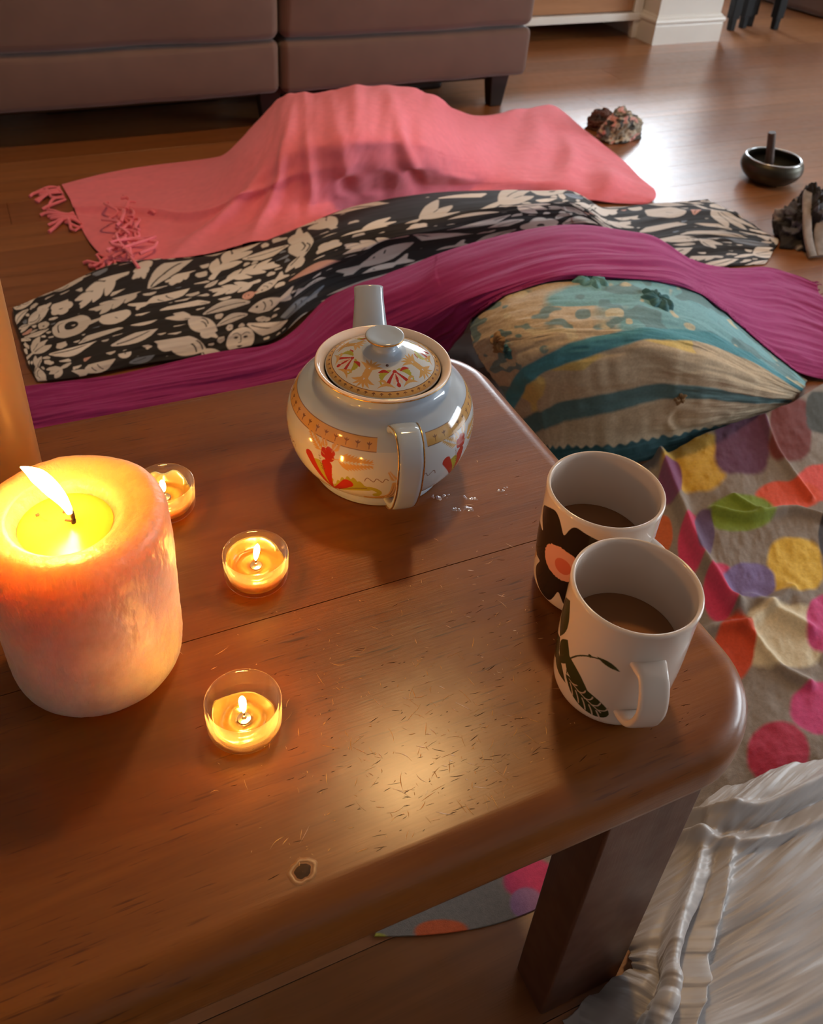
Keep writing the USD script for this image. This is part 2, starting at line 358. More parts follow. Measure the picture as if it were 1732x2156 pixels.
def wall_with_hole(name, axis, at, th, lo, hi, h0, h1, z0, z1, m='wall'):
    """A wall with one window opening, as one mesh."""
    def b(a0, a1, c0, c1):
        return pbox(a0, a1, at, at + th, c0, c1) if axis == 'x' else pbox(at, at + th, a0, a1, c0, c1)
    obj(name, join([b(lo, h0, 0, ZC), b(h1, hi, 0, ZC), b(h0, h1, 0, z0), b(h0, h1, z1, ZC)]), M[m], smooth=False, **S)


def window(n, axis, at, h0, h1, z0, z1, bars):
    w = thing('window_%d' % n, kind='structure', label='white framed window with clear panes', cat='window')
    def b(a0, a1, c0, c1, d=0.03):
        return rbox(a0, a1, at - d, at + d, c0, c1, 0.004) if axis == 'x' else rbox(at - d, at + d, a0, a1, c0, c1, 0.004)
    fr = 0.05
    obj('window_frame', join([b(h0, h0 + fr, z0, z1), b(h1 - fr, h1, z0, z1), b(h0, h1, z0, z0 + fr), b(h0, h1, z1 - fr, z1)]), M['gloss_white'], w)
    xs = np.linspace(h0, h1, bars + 1)
    for q in xs[1:-1]:
        obj('mullion', b(q - 0.025, q + 0.025, z0 + fr, z1 - fr, 0.022), M['gloss_white'], w)
    for q0, q1 in zip(xs, xs[1:]):
        obj('pane', b(q0 + 0.03, q1 - 0.03, z0 + fr, z1 - fr, 0.003), M['pane'], w)


wall_with_hole('wall_back', 'x', YB, 0.12, XL, XR, WX0, WX1, WZ0, WZ1)
wall_with_hole('wall_right', 'y', XR, 0.12, YF, YB, RY0, RY1, 0.7, 2.2)
obj('wall_front', pbox(XL, XR, YF - 0.12, YF, 0, ZC), M['wall_dark'], smooth=False, **S)
window(1, 'x', YB + 0.06, WX0, WX1, WZ0, WZ1, 3)
window(2, 'y', XR + 0.06, RY0, RY1, 0.7, 2.2, 3)
lampf = thing('ceiling_light', kind='structure', label='round recessed ceiling light', cat='ceiling light', loc=(LAMP[0], LAMP[1], ZC))
obj('trim_ring', lathe(round_profile([(0.113, 0.0), (0.113, -0.012), (0.135, -0.010), (0.14, 0.0)], 4, 0.003), 48), M['gloss_white'], lampf)

# the low white wall end with its skirting, beside the low cabinet
CXL, CXR, CY0, CY1 = 2.412, 2.712, 2.935, 3.62
obj('wall_nib', pbox(CXL, CXR, CY0, CY1, 0, 0.335), M['gloss_white'], smooth=False, **S)
obj('trim_1', rbox(CXL - .012, CXR + .012, CY0 - .012, CY1, 0.335, 0.36, .005), M['gloss_white'], **S)
prof = [(0, 0.0), (0.013, 0.0), (0.013, 0.066), (0.0115, 0.072), (0.016, 0.076), (0.018, 0.083), (0.016, 0.090), (0.008, 0.095), (0.004, 0.102), (0, 0.104)]


def skirting(name, x0, x1, y0, y1):
    """A moulded skirting around the front, left and right of a pier."""
    rows = []
    for d, z in prof:
        rows.append([(x0 - d, y1, z), (x0 - d, y0 - d, z), (x1 + d, y0 - d, z), (x1 + d, y1, z)])
    V = np.array(rows).reshape(-1, 3)
    obj(name, trimesh.Trimesh(*arr((V, grid_faces(len(rows), 4)[:, ::-1])), process=False), M['gloss_white'], smooth=False, **S)


skirting('baseboard_back', CXL, CXR, CY0, CY1)

# ------------------------------------------------------------------ coffee table
TX0, TX1, TY0, TY1 = -0.72, 0.405, 0.207, 0.690
table = thing('coffee_table', 'varnished reddish pine coffee table with rounded corners, under the teapot and candles', 'coffee table')


def slab():
    layers = [(0.0045, ZT - 0.0420), (0.0016, ZT - 0.0412), (0.0003, ZT - 0.0395), (0.0, ZT - 0.036), (0.0, ZT - 0.021), (0.0012, ZT - 0.0135), (0.0042, ZT - 0.0075), (0.0088, ZT - 0.0033), (0.0145, ZT - 0.0009), (0.021, ZT)]
    rings, n = [], 14
    for ins, z in layers:
        r = 0.068 - ins; x0, x1, y0, y1 = TX0 + ins, TX1 - ins, TY0 + ins, TY1 - ins
        pts = []
        for cx, cy, a0 in ((x1 - r, y1 - r, 0), (x0 + r, y1 - r, PI / 2), (x0 + r, y0 + r, PI), (x1 - r, y0 + r, 1.5 * PI)):
            for t in np.linspace(0, PI / 2, n):
                pts.append((cx + r * math.cos(a0 + t), cy + r * math.sin(a0 + t), z))
        rings.append(pts)
    V = np.array(rings); k = V.shape[1]
    Fc = grid_faces(len(layers), k, True); Fc = np.vstack([Fc[:, [0, 1, 2]], Fc[:, [0, 2, 3]]])
    V = V.reshape(-1, 3); c0, c1 = len(V), len(V) + 1
    V = np.vstack([V, [[0, 0.45, layers[0][1]], [0, 0.45, layers[-1][1]]]])
    e = np.arange(k); f = (e + 1) % k; o = (len(layers) - 1) * k
    Fc = np.vstack([Fc, np.stack([np.full(k, c0), f, e], 1), np.stack([np.full(k, c1), o + e, o + f], 1)])
    return manifold3d.Manifold(manifold3d.Mesh(V.astype(np.float32), Fc.astype(np.uint32)))


sl = slab()
SEAM = 0.4095
obj('tabletop_plank', sl.trim_by_plane((0, -1, 0), -(SEAM - 0.00035)), M['table'], table, smooth=40)
obj('tabletop_plank', sl.trim_by_plane((0, 1, 0), SEAM + 0.00035), M['table'], table, smooth=40)
for x0, y0 in ((0.297, 0.232), (0.297, 0.62), (-0.68, 0.232), (-0.68, 0.62)):
    obj('leg', rbox(x0, x0 + 0.083, y0, y0 + 0.044, 0.0, ZT - 0.042, 0.003), M['leg'], table)
obj('apron', rbox(-0.60, 0.29, 0.245, 0.265, ZT - 0.078, ZT - 0.042, 0.002), M['leg'], table)
obj('apron', rbox(-0.60, 0.29, 0.632, 0.652, ZT - 0.078, ZT - 0.042, 0.002), M['leg'], table)
kc = P(637, 1834, ZT)
th = np.linspace(0, 2 * PI, 40, endpoint=False); wob = 1 + 0.11 * np.sin(2 * th + 1) + 0.05 * np.sin(5 * th) + 0.03 * np.sin(9 * th)
def knot(r0, r1, z):
    rr = np.array([r0, (r0 + r1) / 2, r1]); zz = [z, z + 0.0002, -0.0003]
    V = np.stack([np.stack([kc[0] + r * wob * np.cos(th), kc[1] + r * wob * np.sin(th), np.full(40, ZT + q)], 1) for r, q in zip(rr, zz)])
    return V.reshape(-1, 3), grid_faces(3, 40, True)[:, ::-1]
obj('wood_knot', knot(0.0054, 0.0086, 0.00012), M['knot_ring'], table)
obj('knot_core', knot(0.0, 0.0056, 0.0001), M['knot_core'], table)


def scratch_mesh(n, seed, spots, lmin, lmax, wmax, along=None, curl=0.22):
    r = random.Random(seed); ms = []
    for _ in range(n):
        (px, py, sx, sy) = r.choice(spots)
        c = P(r.gauss(px, sx), r.gauss(py, sy), ZT)
        if not (TX0 + .03 < c[0] < TX1 - .03 and TY0 + .024 < c[1] < TY1 - .03): continue
        a = r.gauss(0, along) if along is not None else r.random() * PI
        L = lmin + (lmax - lmin) * r.random() ** 2.5; w = wmax * (0.35 + 0.65 * r.random()); bend = r.gauss(0, curl) * L
        t = np.linspace(-1, 1, 5); ca, sa = math.cos(a), math.sin(a)
        ctr = np.stack([c[0] + ca * t * L / 2 - sa * bend * (1 - t * t), c[1] + sa * t * L / 2 + ca * bend * (1 - t * t)], 1)
        nr = np.array([-sa, ca]); hw = (1 - t * t * 0.96)[:, None] * w / 2
        V = np.concatenate([np.c_[ctr - nr * hw, np.full(5, ZT + .00003)], np.c_[ctr, np.full(5, ZT + .00012)], np.c_[ctr + nr * hw, np.full(5, ZT + .00003)]]).reshape(3, 5, 3)
        ms.append((V.reshape(-1, 3), grid_faces(3, 5)))
    return join(ms)


SP = [(880, 1600, 130, 90), (930, 1700, 120, 70), (1000, 1520, 120, 110), (800, 1400, 170, 100), (1050, 1650, 90, 80), (700, 1600, 120, 160), (1050, 1250, 90, 120)]
obj('scratches', scratch_mesh(430, 5, SP, 0.0012, 0.012, 0.0006, None, 0.07), M['scratch'], table, kind='stuff', label='fine pale scratches in the varnish')
obj('dents', scratch_mesh(330, 8, SP + [(1450, 1480, 60, 60), (1330, 1600, 90, 40)], 0.0015, 0.009, 0.0005, 0.22, 0.03), M['dent'], table, kind='stuff', label='small dark dents and open pores in the wood')

# ------------------------------------------------------------------ pillar candle
PC = np.array([0.0025, 0.4185, ZT])
pillar = thing('pillar_candle', 'large cream pillar candle with a leaning flame, at the left edge of the table', 'candle', PC)
pr = curve_pts([(0.0, 0.0), (0.040, 0.0), (0.0475, 0.0022), (0.0515, 0.008), (0.0530, 0.018), (0.0535, 0.045), (0.0540, 0.09), (0.0540, 0.112), (0.0530, 0.1225), (0.0500, 0.1285), (0.0450, 0.1305), (0.0390, 0.1290), (0.0330, 0.1262), (0.0285, 0.1228), (0.0262, 0.1190), (0.0240, 0.1170), (0.0, 0.1165)], 150)
V, Fc = lathe(pr, 180)
d = V / np.maximum(np.linalg.norm(V[:, :2], axis=1, keepdims=True), 1e-9); d[:, 2] = 0
rad = np.linalg.norm(V[:, :2], axis=1)
nz = meshkit.fbm(V * 45 + 7, 4, 3) - 0.5; fine = meshkit.fbm(V * 190, 3, 9) - 0.5
side = np.clip((rad - 0.036) / 0.012, 0, 1)
V = V + d * ((nz * 0.0012 + fine * 0.0009) * side)[:, None]
V[:, 2] += (nz * 0.002 * np.clip((V[:, 2] - 0.10) / 0.02, 0, 1) * side) + np.where(V[:, 2] < 0.01, np.maximum(0, fine) * 0.002 * side, 0)
V[:, 0] -= 0.004 * np.clip((V[:, 2] - 0.112) / 0.006, 0, 1) * (rad < 0.034)
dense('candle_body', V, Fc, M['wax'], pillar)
pv, pf = lathe([(0.0262, 0.1193), (0.022, 0.1189), (0.012, 0.1188), (0.0, 0.1188)], 64, (-0.004, 0, 0))
obj('melted_wax', (pv, pf), M['pool'], pillar, smooth=True, label='glossy pool of melted wax around the wick')
wk = curve_pts([(0.0, 0.0, 0.117), (0.0006, 0.0, 0.1225), (0.0002, 0.0005, 0.1275), (-0.0016, 0.0008, 0.1292), (-0.0036, 0.001, 0.1272)], 24)
obj('wick', sweep(wk, np.linspace(0.0014, 0.0011, 24), 8), M['wick'], pillar)
def flame_mesh(path, radii, n=26, sides=14):
    p = curve_pts(path, n); t = np.linspace(0, 1, len(radii)); return sweep(p, PchipInterpolator(t, radii)(np.linspace(0, 1, n)), sides)
obj('flame', flame_mesh([(-0.0005, 0.0005, 0.1268), (-0.0022, 0.001, 0.134), (-0.006, 0.003, 0.142), (-0.012, 0.007, 0.151), (-0.0205, 0.011, 0.158)], [0.0018, 0.0038, 0.0046, 0.0044, 0.0026, 0.0002]), M['flame'], pillar)
for q, (px, py, L, w, a) in enumerate(((145, 1096, 0.0048, 0.0014, -0.5), (79, 1084, 0.0022, 0.0018, 0.3), (90, 1092, 0.0075, 0.0003, -0.95), (152, 1088, 0.003, 0.0004, -0.5))):
    c = P(px, py, ZT + 0.1195) - PC; b = rbox(-L / 2, L / 2, -w / 2, w / 2, -w / 3, w / 3, w * .2, 2).rotate((0, 0, math.degrees(a))).translate((c[0], c[1], 0.1195))
    obj('burnt_wick_bit', b, M['wick'], pillar)

# ------------------------------------------------------------------ tea lights in glass cups
def tea_light(c, label, resid, level, r_wax, lean, seed, wick_h=0.006):
    t = thing('tea_light', label, 'tea light', (c[0], c[1], ZT), group='tea lights on the table')
    g = round_profile([(0.0, 0.0), (0.0205, 0.0), (0.0226, 0.0035), (0.0229, 0.012), (0.0231, 0.0245), (0.0223, 0.0252), (0.0214, 0.0245), (0.0206, 0.006), (0.0190, 0.0040), (0.0, 0.0036)], 5, 0.0008)
    obj('glass_cup', lathe(g, 72), M['glass'], t, smooth=True)
    nr, nt = 26, 96
    rr = np.linspace(0, 1, nr)[:, None]; an = (np.arange(nt) * 2 * PI / nt)[None]
    h = resid(an)                                            # height of the wax left on the wall
    edge = np.clip((rr - 0.80) / 0.2, 0, 1); edge = edge * edge * (3 - 2 * edge)
    z = level + (h - level) * edge + 0.0006 * np.sin(rr * 16) * (1 - edge)
    z = z - 0.0022 * np.exp(-(rr / 0.32) ** 2)
    rad = rr * r_wax(an) + 0 * an
    z = z + 0.0005 * (meshkit.fbm(np.stack([rad * np.cos(an) * 400, rad * np.sin(an) * 400, np.full(rad.shape, seed)], -1), 3, seed) - .5)
    Vt_ = np.stack([rad * np.cos(an), rad * np.sin(an), z], -1)
    low = Vt_[-1:].copy(); low[..., 2] = 0.0042; low[..., :2] *= 0.97
    cen = low * [[[0, 0, 1]]]
    Vt_ = np.concatenate([Vt_, low, cen], 0)
    obj('wax', (Vt_.reshape(-1, 3), grid_faces(nr + 2, nt, True)[:, ::-1]), M['tea_wax'], t, smooth=True)
    obj('wick_tab', lathe(round_profile([(0.0, level - 0.0010), (0.0042, level - 0.0012), (0.0042, level - 0.0006), (0.0014, level - 0.0003), (0.0012, level + 0.0022), (0.0, level + 0.0024)], 3, 0.0003), 28), M['tin'], t)
    zb = level + 0.002
    obj('wick', sweep(curve_pts([(0, 0, zb), (0.0002, 0, zb + wick_h * .6), (-0.0006, 0.0003, zb + wick_h)], 10), 0.0006, 6), M['wick'], t)
    zf = zb + wick_h * 0.45; lx, ly, fh = lean
    obj('flame', flame_mesh([(0, 0, zf), (lx * .2, ly * .2, zf + fh * .3), (lx * .55, ly * .5, zf + fh * .65), (lx, ly, zf + fh)], [0.0006, 0.0020, 0.0023, 0.0018, 0.0002], 18, 12), M['tea_flame'], t)
    return t


tea_light((0.0718, 0.5440), 'tea light in a clear glass cup, half hidden behind the pillar candle',
          lambda a: 0.0120 + 0.0085 * np.clip(np.sin(a - 0.3) * 1.6 + .2, 0, 1) - 0.004 * np.clip(np.sin(5 * a + 1), 0, 1) * (np.sin(a - .3) > 0), 0.0110, lambda a: 0.0205 + 0 * a, (-0.0012, 0.0005, 0.0115), 1)
tea_light((0.1158, 0.4489), 'tea light in clear glass, in the middle of the three, wax up its back wall',
          lambda a: 0.0135 + 0.0070 * np.clip(np.sin(a - 0.35) * 1.5, 0, 1) ** 0.6, 0.0125, lambda a: 0.0206 + 0 * a, (0.0022, 0.0008, 0.0145), 2)
tea_light((0.0741, 0.3344), 'tea light in clear glass nearest the front edge, a crescent of wax at its left',
          lambda a: 0.0085 + 0.0125 * np.exp(-((np.angle(np.exp(1j * (a - 2.75)))) / 0.55) ** 2) + 0.002 * np.clip(np.sin(a * 2 + 1), 0, 1), 0.0075,
          lambda a: 0.0200 - 0.0022 * (0.5 + 0.5 * np.cos(a - 1.2)) - 0.0012 * np.clip(np.sin(3 * a), 0, 1), (-0.0006, 0.0003, 0.0155), 3, 0.0075)

# ------------------------------------------------------------------ tall frosted glass behind the pillar candle
vase = thing('glass_vase', 'tall amber frosted glass cylinder, cut off by the left edge, behind the pillar candle', 'vase', (-0.0495, 0.612, ZT))
obj('vessel', lathe(round_profile([(0, 0), (0.0385, 0.0), (0.0400, 0.004), (0.0400, 0.24), (0.0375, 0.24), (0.0370, 0.008), (0.0, 0.007)], 5, 0.0015), 96), M['vase'], vase, smooth=35)

# ------------------------------------------------------------------ printing: colours laid on dense meshes through flat shapes
def lens(L, w, bend=0.0, n=14, tip=1.0):
    """A leaf shape from (0,0) to (L,0)."""
    t = np.linspace(0, 1, n); hw = w / 2 * np.sin(PI * t ** tip); yb = bend * L * np.sin(PI * t)
    return Polygon(np.r_[np.c_[t * L, yb + hw], np.c_[t[::-1] * L, (yb - hw)[::-1]]]).buffer(0)


def stroke(pts, w, n=24):
    p = curve_pts(pts, n); return LineString(p).buffer(w / 2, cap_style='round', quad_segs=3)


def petal(L, w0, w1, n=14):
    """A drop shape: narrow at (0,0), round at (L,0)."""
    return unary_union([Point(L - w1 / 2, 0).buffer(w1 / 2), Polygon([(0, w0 / 2), (0, -w0 / 2), (L - w1 / 2, -w1 / 2), (L - w1 / 2, w1 / 2)])])


def put(g, x, y, a=0.0, s=1.0, flip=False):
    if flip:
        g = affinity.scale(g, 1, -1, origin=(0, 0))
    return affinity.translate(affinity.rotate(affinity.scale(g, s, s, origin=(0, 0)), a, origin=(0, 0), use_radians=True), x, y)


def paint(col, A, B, shapes, wrap=None):
    """col (n,m,3) over coordinates A (n,m), B (n,m); both monotone along their axis. shapes: [(polygon, colour)]. 2x2 samples soften the edges."""
    a1, b1 = A.mean(1), B.mean(0)
    fa, fb = (a1[-1] > a1[0]), (b1[-1] > b1[0])
    da, db = abs(np.gradient(a1)).mean(), abs(np.gradient(b1)).mean()
    for g, c in shapes:
        if g.is_empty: continue
        x0, y0, x1, y1 = g.bounds
        i = np.nonzero((a1 > x0 - da * 2) & (a1 < x1 + da * 2))[0]; j = np.nonzero((b1 > y0 - db * 2) & (b1 < y1 + db * 2))[0]
        if not len(i) or not len(j): continue
        sl_ = np.s_[i[0]:i[-1] + 1, j[0]:j[-1] + 1]
        a, b = A[sl_], B[sl_]; cov = 0.0
        shapely.prepare(g)
        for oa, ob in ((-.25, -.25), (.25, -.25), (-.25, .25), (.25, .25)):
            cov = cov + shapely.contains_xy(g, a + oa * da, b + ob * db) * 0.25
        cov = np.asarray(cov)[..., None]
        col[sl_] = col[sl_] * (1 - cov) + np.asarray(c, float) * cov


def scallop_leaf(L, w, seed=0, hook=True, n=7):
    """An acanthus-like leaf with a lobed upper edge and a curled tip."""
    t = np.linspace(0, 1, 90); arch = 0.32 * L * np.sin(PI * t * 0.75)
    lobes = 1 + 0.34 * np.abs(np.sin(n * PI * t))
    up = w * 0.62 * np.sin(PI * np.clip(t * 1.02 + .03, 0, 1)) ** 0.7 * lobes; lo = w * 0.30 * np.sin(PI * t) ** 0.8
    g = Polygon(np.r_[np.c_[t * L, arch + up], np.c_[t[::-1] * L, (arch - lo)[::-1]]]).buffer(0)
    if hook:
        g = unary_union([g, stroke([(L * .93, arch[-1] + .10 * L), (L * 1.05, arch[-1] + .06 * L), (L * 1.16, arch[-1] - .10 * L), (L * 1.10, arch[-1] - .2 * L)], w * .26), Point(L * 1.08, arch[-1] - .2 * L).buffer(w * .2)])
    return g


def wheat(L, w, n=9):
    gs = [stroke([(0, 0), (L * .5, w * .1), (L, 0)], w * .04)]
    for k in range(n):
        x = L * (0.15 + 0.8 * k / n); s = w * (0.9 - 0.5 * k / n)
        for sg in (1, -1):
            gs.append(put(lens(s * .75, s * .17), x, 0, sg * 0.75))
            gs.append(put(lens(s * .5, s * .13), x + L * .03, sg * s * .12, sg * 0.35))
    return unary_union(gs)


RED, GREEN, GILT, DARKG = (0.30, 0.022, 0.014), (0.27, 0.26, 0.03), (0.40, 0.235, 0.075), (0.13, 0.06, 0.025)

# ------------------------------------------------------------------ mugs
def make_mug(c, label, ang_handle, r_top, r_bot, painter, hz0, hz1, hr, hw):
    t = thing('mug', label, 'mug', (c[0], c[1], ZT), group='mugs of tea')
    out = curve_pts([(0.0, 0.0022), (0.020, 0.0022), (0.0250, 0.0), (r_bot - .008, 0.0004), (r_bot - 0.003, 0.0030), (r_bot - .0004, 0.009), (r_bot + .0004, 0.018), ((r_bot + r_top) / 2 + .0007, 0.050), (r_top - .0006, 0.080), (r_top, 0.0925)], 230)
    rim = np.array([(r_top - 0.0002, 0.0940), (r_top - 0.0013, 0.0950), (r_top - 0.0024, 0.0944)])
    inn = curve_pts([(r_top - 0.0031, 0.0925), (r_top - 0.0034, 0.080), (r_bot - .0038, 0.018), (r_bot - 0.010, 0.007), (0.0, 0.006)], 60)
    pr = np.vstack([out, rim, inn]); n = 560
    V, Fc = lathe(pr, n)
    col = np.ones((len(pr), n, 3)) * (0.62, 0.53, 0.46)
    # print coordinates: b = distance around (0 at the handle, growing anticlockwise seen from above), a = height
    k = np.nonzero((pr[:, 1] > 0.001) & (np.arange(len(pr)) < 228) & (pr[:, 0] > r_bot - .009))[0]; k = k[k > 40]
    th = (np.arange(n) * 2 * PI / n)
    b0 = (th - ang_handle) % (2 * PI); order = np.argsort(b0)
    A = np.repeat(pr[k, 1][:, None], n, 1); B = np.repeat((b0[order] * r_top)[None], len(k), 0)
    sub = col[k][:, order]
    paint(sub, A, B, [(affinity.affine_transform(g, [0, 1, 1, 0, 0, 0]), cc) for g, cc in painter(2 * PI * r_top)])
    tmp = col[k]; tmp[:, order] = sub; col[k] = tmp
    dense('mug_body', V, Fc, M['mug_in'], t, col.reshape(-1, 3))
    hp = curve_pts([(r_top - .002, hz1), (r_top + hr * .35, hz1 + .0001), (r_top + hr * .8, hz1 - .007), (r_top + hr, (hz0 + hz1) / 2 + .004), (r_top + hr * .85, hz0 + .016), (r_top + hr * .45, hz0 + .005), (r_bot - .001, hz0)], 40)
    P3 = np.stack([hp[:, 0] * math.cos(ang_handle), hp[:, 0] * math.sin(ang_handle), hp[:, 1]], 1)
    hm = sweep(P3, 1.0, 24, flat=(hw / 2, 0.0030), up=(-math.cos(ang_handle) * .3, -math.sin(ang_handle) * .3, 1))
    # the strap keeps its width square to the loop
    side = np.array([-math.sin(ang_handle), math.cos(ang_handle), 0])
    tt = frame_of(P3); nn = np.cross(side, tt); an = np.arange(24) * 2 * PI / 24
    ca, sa = np.sign(np.cos(an)) * np.abs(np.cos(an)) ** .5, np.sign(np.sin(an)) * np.abs(np.sin(an)) ** .7
    wid = np.interp(np.linspace(0, 1, 40), [0, .15, .6, 1], [hw * .62, hw * .5, hw * .5, hw * .6])
    V = P3[:, None] + (ca[None, :, None] * wid[:, None, None]) * side + sa[None, :, None] * 0.0028 * nn[:, None]
    V = V.reshape(-1, 3); Fh = grid_faces(40, 24, True)
    obj('handle', (V, Fh[:, ::-1] if False else Fh), M['mug_plain'], t, smooth=True)
    lev = 0.047; rl = r_bot + (r_top - r_bot) * lev / .09 - .0034
    obj('tea', lathe([(0, lev - .006), (rl, lev - .004), (rl, lev + .0006), (rl * .95, lev), (0.0, lev)], 96), M['tea'], t, smooth=35)
    return t


M['mug_plain'] = plain('mug_glaze_plain', (0.62, 0.53, 0.46), 0.12, var=0.01)
INK, CORAL, SALMON, TAN = (0.018, 0.013, 0.012), (0.60, 0.14, 0.085), (0.72, 0.34, 0.25), (0.42, 0.25, 0.12)


def blob(r, n, depth, seed, fx=1.0, fy=1.0, phase=0.0):
    a = np.linspace(0, 2 * PI, 240, endpoint=False)
    q = r * (1 - depth * (0.5 + 0.5 * np.cos(n * a + phase)) ** 6) * (1 + 0.03 * np.sin(3 * a + seed) + 0.02 * np.sin(7 * a + 2 * seed))
    return Polygon(np.c_[q * np.cos(a) * fx, q * np.sin(a) * fy]).buffer(0)


def flower_print(C):
    """One large dark scalloped flower with a coral heart; a bud and a tan petal beside it. Coordinates: (around, height)."""
    fx, fy = FLOWER
    rg = random.Random(2)
    a = np.linspace(0, 2 * PI, 90, endpoint=False)
    q = 0.0135 * (1 + 0.07 * np.array([rg.random() for _ in a]))
    heart = Polygon(np.c_[q * np.cos(a) * 1.15, q * np.sin(a)])
    sh = [(put(blob(0.0415, 6, 0.36, 1, 1.0, 1.0, 2.6), fx, fy), INK), (put(heart, fx, fy + .001), SALMON), (put(Point(0, 0).buffer(0.0068), fx + .002, fy), CORAL),
          (put(blob(0.015, 4, 0.3, 3), fx - .062, fy + .026), INK), (put(lens(0.040, 0.016), fx - .063, fy - .034, 0.5), TAN),
          (put(blob(0.024, 5, 0.3, 5), fx + .068, fy - .02), INK), (put(Point(0, 0).buffer(0.006), fx + .068, fy - .02), SALMON)]
    band = sbox(-1, 0.004, 1, 0.0895)
    return [(g.intersection(band), c) for g, c in sh]


LEAF = (0.028, 0.040, 0.012)


def leaf_print(C):
    """Dark green leaves on a thin stem, one of them veined, with a small seed head."""
    x0 = LEAFX
    pale = (0.55, 0.42, 0.33)
    L1 = put(unary_union([affinity.translate(affinity.scale(Point(0, 0).buffer(1, 24), .0175, .0092), .0205, .0008), lens(.034, .0125, .02, 20, .8)]), x0 + .000, 0.0285, -0.40)
    veins = []
    for k in range(5):
        veins.append(put(stroke([(0.006 + k * .006, 0.001), (0.009 + k * .006, .005), (.0085 + k * .006, .008)], .0009), x0 + .001, 0.0285, -0.40))
        veins.append(put(stroke([(0.005 + k * .006, -.001), (0.009 + k * .006, -.004), (.012 + k * .006, -.0075)], .0009), x0 + .001, 0.0285, -0.40))
    veins.append(put(stroke([(0.003, 0.0005), (.015, .0015), (.026, .001), (.032, 0)], .0007), x0 + .001, 0.0285, -0.40))
    stem = stroke([(x0 + .001, 0.030), (x0 + .0001, 0.041), (x0 + .004, 0.050), (x0 + .013, 0.060), (x0 + .021, 0.064)], .0011)
    bud = put(lens(0.0165, 0.0042, 0.05), x0 + .0185, 0.0645, -0.28)
    knob_ = Point(x0 + .0145, 0.0615).buffer(.0013)
    sh = [(stem, LEAF), (L1, LEAF)] + [(v, pale) for v in veins] + [(bud, LEAF), (knob_, LEAF),
          (put(lens(0.026, 0.014, 0.0), x0 - .008, 0.030, 1.45), LEAF), (put(lens(0.036, 0.020, .1), x0 - .016, 0.046, 1.5), LEAF), (put(lens(0.03, 0.016, 0), x0 - .026, 0.018, 1.2), LEAF)]
    for q in (C - 0.030, C - 0.048, C - .07):
        sh += [(put(lens(0.030, 0.013, .1), q, 0.020 + (q * 400 % 3) * .008, 2.5), LEAF)]
    band = sbox(-1, 0.004, 1, 0.088)
    return [(g.intersection(band), c) for g, c in sh]


HF, HB = math.radians(-108), math.radians(-72)
# the print positions are measured around the mug from its handle, anticlockwise seen from above
FLOWER = (0.04 * (2 * PI - (math.radians(-72) - math.radians(-158))), 0.048)
LEAFX = 0.04 * (2 * PI) - 0.050
make_mug((0.3350, 0.3576), 'white mug of tea printed with a big dark flower with a coral centre', HB, 0.0401, 0.0372, flower_print, 0.021, 0.069, 0.0175, 0.018)
make_mug((0.3032, 0.2777), 'white mug of tea printed with dark green leaves, at the front corner of the table', HF, 0.0399, 0.0372, leaf_print, 0.021, 0.069, 0.0175, 0.018)

# ------------------------------------------------------------------ teapot
TP = (0.2470, 0.5370, ZT); AH, AS = math.radians(-100), math.radians(73.5)
teapot = thing('teapot', 'pale blue china teapot with gilt band and red, green and gold floral decoration', 'teapot', TP)
BODY = [(0.0, 0.004), (0.048, 0.004), (0.0500, 0.0), (0.0535, 0.0005), (0.0540, 0.004), (0.0535, 0.0075), (0.0580, 0.0115), (0.0650, 0.0190), (0.0710, 0.0300), (0.0745, 0.0440), (0.0752, 0.0530), (0.0742, 0.0620), (0.0710, 0.0720), (0.0650, 0.0815), (0.0585, 0.0870), (0.0530, 0.0905), (0.0508, 0.0940), (0.0515, 0.0985), (0.0530, 0.1015)]
bp = curve_pts([(r, z) for r, z in BODY[3:]], 300)
dd = np.r_[0, np.cumsum(np.linalg.norm(np.diff(bp, axis=0), axis=1))]
pr = np.vstack([[(0.0, 0.004), (0.048, 0.004), (0.050, 0.0)], bp, [(0.0529, 0.1026), (0.0520, 0.1032), (0.0508, 0.1030), (0.0485, 0.1005), (0.0466, 0.0985), (0.0455, 0.0965), (0.0455, 0.090), (0.060, 0.075), (0.06, 0.03), (0.0, 0.02)]])
n = 1100
V, Fc = lathe(pr, n)
col = np.ones((len(pr), n, 3)) * (0.31, 0.37, 0.44)
col[303:] = (0.74, 0.62, 0.53)
k = np.arange(3, 303); sl0 = np.interp(0.0075, bp[:, 1], dd)
th = np.arange(n) * 2 * PI / n; b0 = (th - AH) % (2 * PI); order = np.argsort(b0)
RM = 0.073
A = np.repeat(dd[:, None], n, 1); B = np.repeat((b0[order] * RM)[None], len(k), 0)
CIRC = 2 * PI * RM
arc = lambda z: float(np.interp(z, bp[:, 1], dd))
g0, g1 = arc(0.0700), arc(0.0795); hb = 0.020      # gilt band, broken at the handle
SH = []
CREAM = (0.40, 0.42, 0.43)
SH.append((sbox(-1, arc(0.010), 1, g0), CREAM))
SH.append((sbox(hb, g0, CIRC - hb, g1), GILT))
SH += [(sbox(hb, q - .0003, CIRC - hb, q + .0003), DARKG) for q in (g0, g1)]
kx = hb + .008
while kx < CIRC - hb - .004:
    m0 = (g0 + g1) / 2
    SH += [(put(stroke([(0, -.0035), (0, .001)], .0007), kx, m0), DARKG)] + [(put(lens(.0030, .0010), kx, m0 - .0006, q), DARKG) for q in (PI / 2, PI / 2 - .8, PI / 2 + .8)]
    kx += .0092
SH.append((sbox(-1, arc(0.0100), 1, arc(0.0128)), (0.46, 0.05, 0.025)))
SH.append((sbox(-1, 0, 1, arc(0.006)), (0.31, 0.37, 0.44)))


